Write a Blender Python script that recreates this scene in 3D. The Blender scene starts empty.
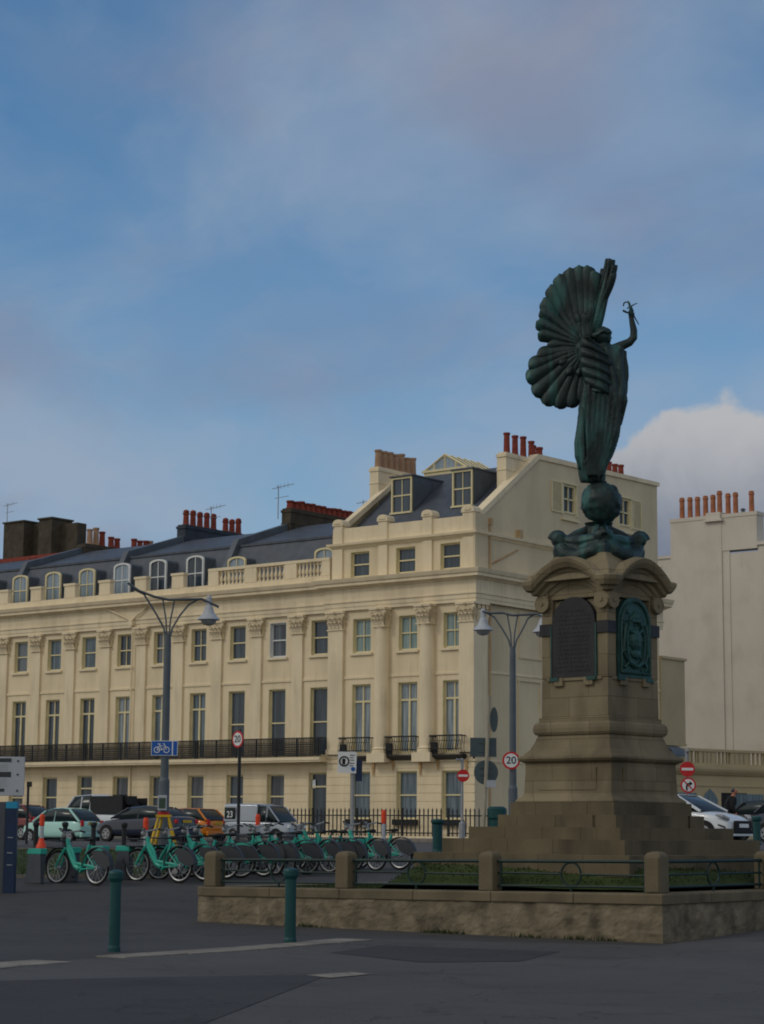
import bpy, bmesh, math, random
from mathutils import Vector, Matrix, noise
random.seed(7)
PI = math.pi
C = bpy.context.scene.collection
sc = bpy.context.scene
# ------------------------------------------------------------------ camera
FPX, PW, PH, EYE = 2050.0, 764, 1024, 1.56
PITCH = math.atan(316/FPX); YAW = math.radians(38.4); ROLL = .008
_v = Vector((-math.sin(YAW)*math.cos(PITCH), math.cos(YAW)*math.cos(PITCH), math.sin(PITCH)))
_r = Vector((math.cos(YAW), math.sin(YAW), 0)); _u = _r.cross(_v)
CR = math.cos(ROLL)*_r + math.sin(ROLL)*_u; CU = -math.sin(ROLL)*_r + math.cos(ROLL)*_u
cd = bpy.data.cameras.new('camera'); cam = bpy.data.objects.new('camera', cd); C.objects.link(cam)
m = Matrix((CR, CU, -_v)).transposed().to_4x4(); m.translation = Vector((0, 0, EYE)); cam.matrix_world = m
cd.sensor_fit = 'VERTICAL'; cd.sensor_height = 36; cd.lens = FPX*36/PH; cd.clip_end = 6000; cd.clip_start = .2
sc.camera = cam
def ray(x, y): return CR*((x-PW/2)/FPX) - CU*((y-PH/2)/FPX) + _v
def onY(x, y, Y): d = ray(x, y); return Vector((0, 0, EYE)) + d*(Y/d.y)
def onX(x, y, X): d = ray(x, y); return Vector((0, 0, EYE)) + d*(X/d.x)
def onD(x, y, D): return Vector((0, 0, EYE)) + ray(x, y)*D
def lerp_table(t, x):
    if x <= t[0][0]: return t[0][1]
    for (a, b), (c, d) in zip(t, t[1:]):
        if x <= c: return b+(d-b)*(x-a)/(c-a)
    return t[-1][1]
def gz(x, y):                      # the gentle rise of the promenade towards the terrace
    d = -.621*x+.784*y
    l = .784*x+.621*y
    def ss(t): t = min(1, max(0, t)); return t*t*(3-2*t)
    return lerp_table([(34.8, 0), (36, .06), (39, .38), (42, .52), (55, .86), (105, .96)], d)+.30*ss((l-4.5)/4)*ss((d-44)/12)*(1-ss((d-76)/18))
def gp(px, d):                     # a standing point on the ground seen at picture column px, d metres away
    p = onD(px, 840, d); return Vector((p.x, p.y, gz(p.x, p.y)))

# ------------------------------------------------------------------ materials
def mat(name, col, rough=.8, var=.12, scale=3, spec=.3, metal=0, stain=None, stain_amt=.5, stain_scale=1.2, bump=.0, bscale=40, coat=0, streak=False, fine=0, joints=None):
    M = bpy.data.materials.new(name); M.use_nodes = True
    nt = M.node_tree; N = nt.nodes; L = nt.links; b = N['Principled BSDF']
    b.inputs['Roughness'].default_value = rough; b.inputs['Metallic'].default_value = metal
    b.inputs['Specular IOR Level'].default_value = spec
    if coat: b.inputs['Coat Weight'].default_value = coat
    tc = N.new('ShaderNodeTexCoord')
    def nz(s, det=5, stretch=None):
        n = N.new('ShaderNodeTexNoise'); n.inputs['Scale'].default_value = s; n.inputs['Detail'].default_value = det
        if stretch:
            mp = N.new('ShaderNodeMapping'); mp.inputs['Scale'].default_value = stretch
            L.new(tc.outputs['Object'], mp.inputs[0]); L.new(mp.outputs[0], n.inputs[0])
        else: L.new(tc.outputs['Object'], n.inputs[0])
        return n
    n1 = nz(scale)
    mx = N.new('ShaderNodeMix'); mx.data_type = 'RGBA'
    mx.inputs[6].default_value = (*[c*(1-var) for c in col], 1); mx.inputs[7].default_value = (*[min(1, c*(1+var)) for c in col], 1)
    rp = N.new('ShaderNodeMapRange'); rp.inputs[1].default_value = .3; rp.inputs[2].default_value = .7
    L.new(n1.outputs[0], rp.inputs[0]); L.new(rp.outputs[0], mx.inputs[0]); out = mx.outputs[2]
    if stain:
        n2 = nz(stain_scale, 8, (1, 1, .25) if streak else None)
        r2 = N.new('ShaderNodeMapRange'); r2.inputs[1].default_value = .5; r2.inputs[2].default_value = .72; r2.inputs[4].default_value = stain_amt
        L.new(n2.outputs[0], r2.inputs[0])
        m2 = N.new('ShaderNodeMix'); m2.data_type = 'RGBA'; m2.inputs[7].default_value = (*stain, 1)
        L.new(r2.outputs[0], m2.inputs[0]); L.new(out, m2.inputs[6]); out = m2.outputs[2]
    if fine:
        n4 = nz(7, 6, (1, 1, .07)); r4 = N.new('ShaderNodeMapRange'); r4.inputs[1].default_value = .48; r4.inputs[2].default_value = .75; r4.inputs[4].default_value = fine; L.new(n4.outputs[0], r4.inputs[0])
        n5 = nz(.9, 3); r5 = N.new('ShaderNodeMapRange'); r5.inputs[1].default_value = .42; r5.inputs[2].default_value = .62; L.new(n5.outputs[0], r5.inputs[0])
        mu = N.new('ShaderNodeMath'); mu.operation = 'MULTIPLY'; L.new(r4.outputs[0], mu.inputs[0]); L.new(r5.outputs[0], mu.inputs[1])
        m4 = N.new('ShaderNodeMix'); m4.data_type = 'RGBA'; m4.inputs[7].default_value = (*[c*.62 for c in (col[0], col[1]*.96, col[2]*.88)], 1); L.new(mu.outputs[0], m4.inputs[0]); L.new(out, m4.inputs[6]); out = m4.outputs[2]
    if joints:
        sx = N.new('ShaderNodeSeparateXYZ'); L.new(tc.outputs['Object'], sx.inputs[0]); ad = N.new('ShaderNodeMath'); ad.operation = 'ADD'; L.new(sx.outputs[0], ad.inputs[0]); L.new(sx.outputs[1], ad.inputs[1])
        cv = N.new('ShaderNodeCombineXYZ'); L.new(ad.outputs[0], cv.inputs[0]); L.new(sx.outputs[2], cv.inputs[1])
        br = N.new('ShaderNodeTexBrick'); br.inputs['Scale'].default_value = 1; br.inputs['Brick Width'].default_value = joints[0]; br.inputs['Row Height'].default_value = joints[1]; br.inputs['Mortar Size'].default_value = .007; br.inputs['Mortar Smooth'].default_value = .5
        br.inputs['Color1'].default_value = (1, 1, 1, 1); br.inputs['Color2'].default_value = (.80, .79, .76, 1); br.inputs['Mortar'].default_value = (.5, .48, .44, 1); L.new(cv.outputs[0], br.inputs[0])
        m5 = N.new('ShaderNodeMix'); m5.data_type = 'RGBA'; m5.blend_type = 'MULTIPLY'; m5.inputs[0].default_value = 1; L.new(out, m5.inputs[6]); L.new(br.outputs[0], m5.inputs[7]); out = m5.outputs[2]
    L.new(out, b.inputs['Base Color'])
    if bump:
        n3 = nz(bscale, 6); bp = N.new('ShaderNodeBump'); bp.inputs['Strength'].default_value = bump; bp.inputs['Distance'].default_value = .02
        L.new(n3.outputs[0], bp.inputs['Height']); L.new(bp.outputs[0], b.inputs['Normal'])
    return M
M = {}
M['stucco'] = mat('cream_stucco', (.80, .675, .465), .75, .06, .6, fine=.4, stain=(.50, .41, .26), stain_amt=.45, stain_scale=.7, streak=True)
M['stucco2'] = mat('cream_moulding', (.81, .69, .485), .75, .06, .8, fine=.45, stain=(.42, .34, .23), stain_amt=.4, stain_scale=1.1, streak=True)
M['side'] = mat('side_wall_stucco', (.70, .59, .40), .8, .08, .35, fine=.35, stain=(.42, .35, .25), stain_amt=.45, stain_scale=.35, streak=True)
M['yellow'] = mat('pale_yellow_paint', (.74, .65, .40), .5, .07, 3)
M['whitepaint'] = mat('white_paint', (.7, .72, .72), .5, .05, 3)
M['white_wall'] = mat('weathered_white_wall', (.62, .565, .49), .85, .06, .35, fine=.2, stain=(.42, .36, .29), stain_amt=.35, stain_scale=.55)
M['ochre'] = mat('ochre_stucco', (.48, .395, .24), .8, .08, .5, stain=(.34, .26, .13), stain_amt=.4, stain_scale=.6, streak=True)
M['rust'] = mat('rust_run', (.52, .33, .15), .85, .2, 6)
M['slate'] = mat('slate', (.075, .088, .112), .5, .22, 2, stain=(.10, .10, .10), stain_amt=.35, stain_scale=.8)
M['lead'] = mat('lead_sheet', (.10, .118, .14), .5, .2, 1.5, stain=(.12, .13, .15), stain_amt=.4)
M['iron'] = mat('black_iron', (.018, .019, .022), .45, .2, 5)
M['glass'] = mat('dark_window_glass', (.028, .036, .05), .06, .5, .7, spec=.5)
M['pot'] = mat('red_clay', (.25, .05, .032), .8, .3, 4, stain=(.08, .03, .03), stain_amt=.6, stain_scale=3)
M['pot2'] = mat('orange_clay', (.40, .15, .075), .8, .25, 2, stain=(.15, .07, .05), stain_amt=.5, stain_scale=2)
M['potbuff'] = mat('buff_clay', (.40, .25, .16), .8, .2, 3, stain=(.12, .08, .06), stain_amt=.5, stain_scale=2)
M['darkbrick'] = mat('sooty_brick', (.075, .062, .045), .9, .25, 2, stain=(.03, .028, .025), stain_amt=.5)
M['blueren'] = mat('blue_grey_render', (.045, .058, .078), .8, .2, 2)
M['stone'] = mat('weathered_sandstone', (.235, .195, .125), .88, .18, 1.6, stain=(.085, .068, .048), stain_amt=.75, stain_scale=1.3, bump=.25, bscale=30, streak=True, joints=(.78, .33))
M['stoned'] = mat('sooty_sandstone', (.135, .110, .068), .9, .15, 1.8, stain=(.055, .046, .033), stain_amt=.8, stain_scale=1.5, bump=.3, bscale=30, streak=True)
M['stoned2'] = mat('grey_sandstone', (.150, .124, .080), .9, .2, 1.8, stain=(.08, .068, .05), stain_amt=.8, stain_scale=1.5, bump=.3, bscale=30)
M['stoneb'] = mat('rough_sandstone', (.19, .158, .108), .9, .35, 3.0, stain=(.055, .048, .036), stain_amt=.85, stain_scale=2.4, bump=.8, bscale=9)
M['bronze'] = mat('verdigris_bronze', (.018, .034, .034), .5, .5, 3, spec=.4, metal=.3, stain=(.045, .17, .155), stain_amt=.95, stain_scale=3.4, streak=True, bump=.3, bscale=22)
M['verd'] = mat('green_bronze', (.024, .080, .070), .5, .3, 5, spec=.4, metal=.2, stain=(.02, .045, .045), stain_amt=.6, stain_scale=6, bump=.3, bscale=25)
M['plaque'] = mat('dark_bronze_plaque', (.030, .030, .034), .5, .2, 6, metal=.2)
M['lamp'] = mat('grey_lamp_paint', (.10, .12, .145), .5, .1, 3)
M['lamphead'] = mat('pale_lamp_hood', (.42, .45, .50), .45, .05, 3)
M['polecream'] = mat('weathered_cream_pole', (.36, .33, .26), .6, .15, 3, stain=(.25, .2, .14), stain_amt=.6)
M['steel'] = mat('galvanised_steel', (.30, .31, .33), .5, .12, 5)
M['teal'] = mat('teal_bike_paint', (.035, .38, .30), .4, .08, 4)
M['bollard'] = mat('dark_teal_paint', (.008, .060, .064), .45, .12, 5, stain=(.02, .05, .05), stain_amt=.4)
M['rail'] = mat('faded_green_rail', (.010, .030, .028), .5, .2, 6)
M['black'] = mat('black_rubber', (.015, .015, .016), .7, .1, 5)
M['dgrey'] = mat('dark_grey_plastic', (.045, .05, .06), .5, .08, 4)
M['dock'] = mat('slate_grey_panel', (.07, .08, .10), .5, .08, 4)
M['red'] = mat('sign_red', (.55, .02, .025), .45, .03)
M['white'] = mat('sign_white', (.75, .77, .79), .45, .03)
M['greysign'] = mat('grey_sign', (.42, .45, .50), .5, .06)
M['blue'] = mat('sign_blue', (.012, .10, .42), .45, .04)
M['navy'] = mat('navy_panel', (.012, .028, .075), .45, .08)
M['cyan'] = mat('cyan_band', (.02, .28, .48), .5, .05)
M['signback'] = mat('sign_back_grey', (.07, .10, .115), .5, .1)
M['orange'] = mat('orange_plastic', (.75, .07, .025), .5, .06)
M['yel'] = mat('safety_yellow', (.60, .38, .02), .5, .1)
M['mint'] = mat('mint_car_paint', (.40, .70, .64), .25, .02, coat=.6)
M['carred'] = mat('dark_red_car_paint', (.17, .012, .015), .3, .05, coat=.6)
M['navycar'] = mat('dark_blue_car_paint', (.012, .018, .04), .25, .05, coat=.7)
M['carorange'] = mat('orange_car_paint', (.65, .20, .01), .3, .05, coat=.6)
M['carwhite'] = mat('white_car_paint', (.66, .70, .74), .25, .02, coat=.6)
M['carsilver'] = mat('silver_car_paint', (.36, .40, .46), .3, .03, metal=.1, coat=.5)
M['carglass'] = mat('car_glass', (.018, .03, .035), .22, .3, 1, spec=.4)
M['plate'] = mat('yellow_number_plate', (.55, .36, .03), .5, .05)
M['skin'] = mat('skin', (.42, .17, .11), .6, .05)
M['coat'] = mat('dark_coat', (.015, .015, .018), .8, .2)
M['paper'] = mat('paper', (.7, .75, .8), .7, .03)
M['alu'] = mat('bright_rim', (.45, .46, .47), .35, .1, metal=.5)
def curtain(name, a, b, sc_=9):
    Mt = bpy.data.materials.new(name); Mt.use_nodes = True; N = Mt.node_tree.nodes; L = Mt.node_tree.links; p = N['Principled BSDF']
    p.inputs['Roughness'].default_value = .12; p.inputs['Specular IOR Level'].default_value = .5
    tc = N.new('ShaderNodeTexCoord'); mp = N.new('ShaderNodeMapping'); mp.inputs['Scale'].default_value = (1, 1, .06)
    oi = N.new('ShaderNodeObjectInfo'); ad = N.new('ShaderNodeVectorMath'); ad.operation = 'ADD'
    L.new(tc.outputs['Object'], mp.inputs[0]); L.new(mp.outputs[0], ad.inputs[0]); L.new(oi.outputs['Location'], ad.inputs[1])
    n = N.new('ShaderNodeTexNoise'); n.inputs['Scale'].default_value = sc_; L.new(ad.outputs[0], n.inputs[0])
    r = N.new('ShaderNodeValToRGB'); r.color_ramp.elements[0].position = .38; r.color_ramp.elements[1].position = .62
    r.color_ramp.elements[0].color = (*a, 1); r.color_ramp.elements[1].color = (*b, 1)
    L.new(n.outputs[0], r.inputs[0]); L.new(r.outputs[0], p.inputs['Base Color']); return Mt
M['net'] = curtain('glass_over_net_curtain', (.15, .19, .23), (.30, .35, .39))
M['tealnet'] = curtain('glass_over_pale_teal_curtain', (.16, .24, .25), (.27, .36, .36))
M['blueg'] = curtain('glass_over_blue_grey_curtain', (.06, .09, .12), (.14, .19, .235))
M['darkg'] = curtain('glass_over_dark_room', (.028, .042, .062), (.055, .08, .115), 4)
M['darkg2'] = curtain('glass_over_half_drawn_curtain', (.03, .04, .06), (.13, .15, .18), 2.2)
M['skyg'] = curtain('pale_blue_glass', (.20, .27, .34), (.30, .37, .45), 3)  # pane colour varies between two pale blues

# ------------------------------------------------------------------ mesh builder
class MB:
    def __init__(s): s.v = []; s.f = []
    def quad(s, a, b, c, d): i = len(s.v); s.v += [a, b, c, d]; s.f.append((i, i+1, i+2, i+3))
    def poly(s, pts): i = len(s.v); s.v += list(pts); s.f.append(tuple(range(i, i+len(pts))))
    def box(s, x0, x1, y0, y1, z0, z1):
        i = len(s.v); s.v += [(x0,y0,z0),(x1,y0,z0),(x1,y1,z0),(x0,y1,z0),(x0,y0,z1),(x1,y0,z1),(x1,y1,z1),(x0,y1,z1)]
        s.f += [tuple(i+k for k in q) for q in ((3,2,1,0),(4,5,6,7),(0,1,5,4),(1,2,6,5),(2,3,7,6),(3,0,4,7))]; return s
    def obox(s, c, size, rz=0, tilt=None):
        i0 = len(s.v); sx, sy, sz = [k/2 for k in size]; s.box(-sx, sx, -sy, sy, -sz, sz)
        mt = Matrix.Translation(c) @ (tilt.to_4x4() if tilt else Matrix.Rotation(rz, 4, 'Z'))
        for k in range(i0, len(s.v)): s.v[k] = tuple(mt @ Vector(s.v[k]))
        return s
    def loft(s, rings, caps=True, closed=True):
        i = len(s.v); n = len(rings[0])
        for r in rings: s.v += [tuple(p) for p in r]
        for k in range(len(rings)-1):
            for j in range(n if closed else n-1):
                a = i+k*n+j; b = i+k*n+(j+1) % n; s.f.append((a, b, b+n, a+n))
        if caps and closed: s.f.append(tuple(range(i+n-1, i-1, -1))); s.f.append(tuple(range(i+(len(rings)-1)*n, i+len(rings)*n)))
        return s
    def tube(s, pts, r, n=6, caps=True):
        pts = [Vector(p) for p in pts]; rr = r if isinstance(r, (list, tuple)) else [r]*len(pts); rings = []; up = None
        for k, p in enumerate(pts):
            t = (pts[min(k+1, len(pts)-1)]-pts[max(k-1, 0)]).normalized()
            if up is None: up = Vector((0, 0, 1)) if abs(t.z) < .9 else Vector((1, 0, 0))
            a = t.cross(up).normalized(); b = a.cross(t); up = b
            rings.append([p+rr[k]*(math.cos(2*PI*j/n)*a+math.sin(2*PI*j/n)*b) for j in range(n)])
        s.loft(rings, caps); return s
    def lathe(s, prof, c=(0, 0, 0), n=12):
        s.loft([[(c[0]+r*math.cos(2*PI*j/n), c[1]+r*math.sin(2*PI*j/n), c[2]+z) for j in range(n)] for r, z in prof]); return s
    def ball(s, c, r, n=10, sq=(1, 1, 1)):
        rings = [[(c[0]+sq[0]*r*math.sin(PI*k/n)*math.cos(2*PI*j/12), c[1]+sq[1]*r*math.sin(PI*k/n)*math.sin(2*PI*j/12), c[2]-sq[2]*r*math.cos(PI*k/n)) for j in range(12)] for k in [.12]+list(range(1, n))+[n-.12]]
        s.loft(rings); return s
    def torus(s, c, R, r, axis='Y', n=20, m=6):
        rings = []
        for k in range(n+1):
            a = 2*PI*k/n; ring = []
            for j in range(m):
                b = 2*PI*j/m; q = R+r*math.cos(b); h = r*math.sin(b)
                p = {'Y': (q*math.cos(a), h, q*math.sin(a)), 'X': (h, q*math.cos(a), q*math.sin(a)), 'Z': (q*math.cos(a), q*math.sin(a), h)}[axis]
                ring.append((c[0]+p[0], c[1]+p[1], c[2]+p[2]))
            rings.append(ring)
        s.loft(rings, caps=False); return s
    def disc(s, c, r, t, axis='Y', n=24, sx=1):
        rings = []
        for h in (-t/2, t/2):
            rings.append([{'Y': (c[0]+sx*r*math.cos(2*PI*j/n), c[1]+h, c[2]+r*math.sin(2*PI*j/n)), 'X': (c[0]+h, c[1]+r*math.cos(2*PI*j/n), c[2]+r*math.sin(2*PI*j/n))}[axis] for j in range(n)])
        s.loft(rings); return s
    def prism(s, pts, y0, y1, axis='Y'):            # outline in (x,z) extruded in y, or in (y,z) extruded in x
        if axis == 'Y': s.loft([[(x, y0, z) for x, z in pts], [(x, y1, z) for x, z in pts]])
        else: s.loft([[(y0, y, z) for y, z in pts], [(y1, y, z) for y, z in pts]])
        return s
    def sweep(s, path, prof, closed=False):          # profile of (outward, z) along a plan path, right-hand side is outward
        P = [Vector((p[0], p[1])) for p in path]; n = len(P); rings = []
        def nrm(a, b): d = (b-a).normalized(); return Vector((d.y, -d.x))
        for k in range(n):
            if closed: n1 = nrm(P[k-1], P[k]); n2 = nrm(P[k], P[(k+1) % n])
            else: n1 = nrm(P[max(k-1, 0)], P[max(k, 1)]); n2 = nrm(P[min(k, n-2)], P[min(k+1, n-1)])
            mm = (n1+n2); mm = mm/ (mm.length_squared/2) if mm.length > .01 else n1
            rings.append([(P[k].x+mm.x*o, P[k].y+mm.y*o, z) for o, z in prof])
        if closed: rings.append(rings[0])
        s.loft(rings, caps=not closed, closed=True); return s
    def build(s, name, m_, parent=None, smooth=False, bevel=0, loc=None):
        me = bpy.data.meshes.new(name); me.from_pydata([tuple(p) for p in s.v], [], s.f); me.update()
        bm = bmesh.new(); bm.from_mesh(me)
        if bevel or smooth: bmesh.ops.remove_doubles(bm, verts=bm.verts, dist=1e-5)
        bmesh.ops.recalc_face_normals(bm, faces=bm.faces); bm.to_mesh(me); bm.free()
        me.materials.append(M[m_] if isinstance(m_, str) else m_)
        if smooth:
            for p in me.polygons: p.use_smooth = True
        o = bpy.data.objects.new(name, me); C.objects.link(o)
        if parent: o.parent = parent
        if loc: o.location = loc
        if bevel:
            b = o.modifiers.new('bevel', 'BEVEL'); b.width = bevel; b.segments = 2; b.limit_method = 'ANGLE'
        return o
def tag(o, label=None, cat=None, group=None, kind=None):
    if label: o['label'] = label
    if cat: o['category'] = cat
    if group: o['group'] = group
    if kind: o['kind'] = kind
    return o
def empty(name, loc, rz=0, label=None, cat=None, group=None):
    o = bpy.data.objects.new(name, None); C.objects.link(o); o.location = loc; o.rotation_euler = (0, 0, rz); o.empty_display_size = .3
    return tag(o, label, cat, group)
def copy_tree(o, parent=None):
    c = o.copy(); C.objects.link(c); c.parent = parent
    for ch in list(o.children): copy_tree(ch, c)
    return c
def copy_part(o, parent, loc):
    c = o.copy(); C.objects.link(c); c.parent = parent; c.location = loc
    for ch in list(o.children):
        d = ch.copy(); C.objects.link(d); d.parent = c
    return c
def text(body, size, m_, parent, loc, rot=(PI/2, 0, 0), name='lettering', ext=.003):
    cu = bpy.data.curves.new(name, 'FONT'); cu.body = body; cu.size = size; cu.extrude = ext; cu.align_x = 'CENTER'; cu.align_y = 'CENTER'; cu.offset = size*.012
    t = bpy.data.objects.new(name+'_curve', cu); C.objects.link(t); bpy.context.view_layer.update()
    me = bpy.data.meshes.new_from_object(t.evaluated_get(bpy.context.evaluated_depsgraph_get())); bpy.data.objects.remove(t); bpy.data.curves.remove(cu)
    me.materials.clear(); me.materials.append(M[m_]); o = bpy.data.objects.new(name, me); C.objects.link(o); o.parent = parent; o.location = loc; o.rotation_euler = rot
    return o

# ------------------------------------------------------------------ ground
def xy(d, l): return (-.621*d+.784*l, .784*d+.621*l)    # depth along the view, sideways
def sheet(name, mt, poly_or_rect, off, kind='structure', n=(60, 60), rect=True):
    mb = MB(); x0, x1, y0, y1 = poly_or_rect; nx, ny = n
    for j in range(ny+1):
        for i in range(nx+1):
            x = x0+(x1-x0)*i/nx; y = y0+(y1-y0)*j/ny; mb.v.append((x, y, gz(x, y)+off))
    for j in range(ny):
        for i in range(nx): a = j*(nx+1)+i; mb.f.append((a, a+1, a+nx+2, a+nx+1))
    o = mb.build(name, mt); tag(o, kind=kind); return o
def ground_mat(name, c1, c2, spots=(.09, .09, .09), patches=True, sc1=.35, rough=.85, fine=1.0):
    Mt = bpy.data.materials.new(name); Mt.use_nodes = True; N = Mt.node_tree.nodes; L = Mt.node_tree.links; p = N['Principled BSDF']
    p.inputs['Roughness'].default_value = rough; p.inputs['Specular IOR Level'].default_value = .25
    tc = N.new('ShaderNodeTexCoord')
    def nz(s, d=6):
        n = N.new('ShaderNodeTexNoise'); n.inputs['Scale'].default_value = s; n.inputs['Detail'].default_value = d; L.new(tc.outputs['Object'], n.inputs[0]); return n
    def mr(o, a, b, c=0, d=1):
        r = N.new('ShaderNodeMapRange'); L.new(o, r.inputs[0])
        for k, v_ in enumerate((a, b, c, d)): r.inputs[1+k].default_value = v_
        return r.outputs[0]
    def mix(f, a, b):
        x = N.new('ShaderNodeMix'); x.data_type = 'RGBA'; L.new(f, x.inputs[0])
        for k, q in ((6, a), (7, b)):
            if isinstance(q, tuple): x.inputs[k].default_value = (*q, 1)
            else: L.new(q, x.inputs[k])
        return x.outputs[2]
    base = mix(mr(nz(sc1, 4).outputs[0], .4, .62), c1, c2)
    base = mix(mr(nz(2.6, 8).outputs[0], .5, .75, 0, .35), base, tuple(k*.6 for k in c1))
    base = mix(mr(nz(45, 3).outputs[0], .55, .75, 0, .55*fine), base, spots)
    base = mix(mr(nz(30, 2).outputs[0], .6, .72, 0, .6*fine), base, tuple(k*.4 for k in c1))
    base = mix(mr(nz(150, 2).outputs[0], .45, .7, 0, .6*fine), base, tuple(k*1.9 for k in c2))
    vo = N.new('ShaderNodeTexVoronoi'); vo.feature = 'DISTANCE_TO_EDGE'; vo.inputs['Scale'].default_value = .28; wn = nz(1.1, 5); va = N.new('ShaderNodeVectorMath'); va.operation = 'ADD'; vs_ = N.new('ShaderNodeVectorMath'); vs_.operation = 'SCALE'; vs_.inputs['Scale'].default_value = 1.6
    L.new(wn.outputs['Color'], vs_.inputs[0]); L.new(tc.outputs['Object'], va.inputs[0]); L.new(vs_.outputs[0], va.inputs[1]); L.new(va.outputs[0], vo.inputs['Vector'])
    if patches: base = mix(mr(vo.outputs['Distance'], 0, .006, .75, 0), base, tuple(k*.35 for k in c1))
    base = mix(mr(nz(.9, 7).outputs[0], .56, .66, 0, .3), base, tuple(k*.55 for k in c1))
    L.new(base, p.inputs['Base Color'])
    b = N.new('ShaderNodeBump'); b.inputs['Strength'].default_value = .35; b.inputs['Distance'].default_value = .01
    L.new(nz(60, 4).outputs[0], b.inputs['Height']); L.new(b.outputs[0], p.inputs['Normal'])
    return Mt
M['asphalt'] = ground_mat('promenade_asphalt', (.043, .042, .043), (.057, .055, .056), (.12, .115, .11))
M['asphalt2'] = ground_mat('forecourt_asphalt', (.058, .056, .057), (.078, .075, .074), (.13, .125, .12), sc1=.25)
M['patch'] = ground_mat('fresh_asphalt_patch', (.036, .035, .037), (.044, .043, .045), (.08, .08, .08))
M['kerb'] = ground_mat('kerb_stone', (.16, .145, .125), (.24, .22, .19), (.10, .09, .08), sc1=3)
M['roadm'] = ground_mat('road_asphalt', (.07, .07, .073), (.09, .09, .094), (.13, .13, .13))
M['pavem'] = ground_mat('pavement_flags', (.15, .14, .125), (.20, .185, .165), (.12, .11, .10))
M['grass'] = ground_mat('short_grass', (.024, .040, .012), (.040, .058, .018), (.06, .065, .03), sc1=1.5, rough=1)
# far terrain to the horizon, then the nearer surfaces above it
fb = MB(); fb.quad((-3000, -2000, -.06), (3000, -2000, -.06), (3000, 3000, -.06), (-3000, 3000, -.06)); tag(fb.build('ground', 'roadm'), kind='structure')
sheet('promenade', 'asphalt', (-75, 25, -10, 48), 0, n=(140, 120))
sheet('road', 'roadm', (-190, 30, 48, 77), 0, n=(120, 30))
sheet('terrace_pavement', 'pavem', (-190, -52, 77, 84.5), .12, n=(120, 8))
kb = MB()
for i in range(138): kb.box(-190+i, -190+i+.985, 76.85, 77.0, .5, gz(-190+i, 77)+.125)
tag(kb.build('terrace_kerb', 'kerb'), kind='structure')
sheet('side_street', 'roadm', (-52, 30, 77, 150), 0, n=(30, 40))
sheet('side_pavement', 'pavem', (-60, -52, 84.5, 150), .12, n=(10, 40))
# forecourt in front of the flush kerb line (nearest the camera)
def flat(name, mt, pts, z, kind='structure'):
    mb = MB(); mb.poly([(x, y, z+gz(x, y)) for x, y in pts]); return tag(mb.build(name, mt), kind=kind)
def onG(px, py, z=0): d = ray(px, py); t = (z-EYE)/d.z; return (d.x*t, d.y*t)
kl = [onG(x, y) for x, y in ((-160, 984), (0, 966), (120, 957), (250, 949), (370, 939))]
# everything on the camera's side of the line is lighter, worn asphalt
flat('forecourt', 'asphalt2', kl+[onG(660, 946), onG(960, 918), (14, 20), (14, -8), (-30, -8)], .004)
flat('asphalt_patch', 'patch', [onG(x, y) for x, y in ((-120, 984), (150, 978), (330, 975), (205, 1024), (160, 1060), (-120, 1060))], .008)
flat('asphalt_patch', 'patch', [onG(x, y) for x, y in ((330, 953), (380, 946), (560, 952), (520, 962), (420, 963))], .008)
kk = MB()
for i in range(len(kl)-1):
    a, b = Vector(kl[i]), Vector(kl[i+1]); L_ = (b-a).length; d = (b-a)/L_; nn = Vector((-d.y, d.x)); t = 0
    while t < L_-.05:
        e = min(L_, t+random.uniform(.7, 1.0)); w = random.uniform(.22, .3)
        if random.random() < .72:
            p, q = a+d*(t+.01), a+d*(e-.01); j = random.uniform(-.02, .02)
            kk.loft([[(r.x+nn.x*o, r.y+nn.y*o, z) for o, z in ((-w+j, -.03), (w+j, -.03), (w+j, .016), (-w+j, .016))] for r in (p, q)])
        t = e
tag(kk.build('flush_kerb_line', 'kerb'), kind='structure')
flat('road_marking', 'kerb', [onG(x, y) for x, y in ((306, 976), (352, 973), (372, 975), (330, 979))], .012)
# grass strip behind the cycle docks
gl = []
for d, l in ((40.5, -16), (40.5, -6.2), (45.5, -1.6), (59, -3.5), (59, -24)): gl.append(xy(d, l))
lg = MB(); c0 = Vector(gl[0]); 
NX = 26
A, B, Cc, D_ = [Vector(xy(*q)) for q in ((40.4, -17), (42.2, -4.2), (58, -5.2), (58, -26))]
for j in range(NX+1):
    for i in range(NX+1):
        u, v = i/NX, j/NX; p = (A*(1-u)+B*u)*(1-v)+(D_*(1-u)+Cc*u)*v; lg.v.append((p.x, p.y, gz(p.x, p.y)+.03))
for j in range(NX):
    for i in range(NX): a = j*(NX+1)+i; lg.f.append((a, a+1, a+NX+2, a+NX+1))
tag(lg.build('lawn', 'grass'), kind='structure')
lk = MB()
for a, b in ((A, B), (B, Cc), (Cc, D_)):
    n = 24
    for k in range(n):
        p, q = a+(b-a)*(k/n), a+(b-a)*((k+.97)/n); dd = (b-a).normalized(); nn = Vector((-dd.y, dd.x))
        lk.loft([[(r.x+nn.x*o, r.y+nn.y*o, gz(r.x, r.y)+z) for o, z in ((-.07, -.02), (.07, -.02), (.07, .07), (-.07, .07))] for r in (p, q)])
tag(lk.build('lawn_edging', 'kerb'), kind='structure')
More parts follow.
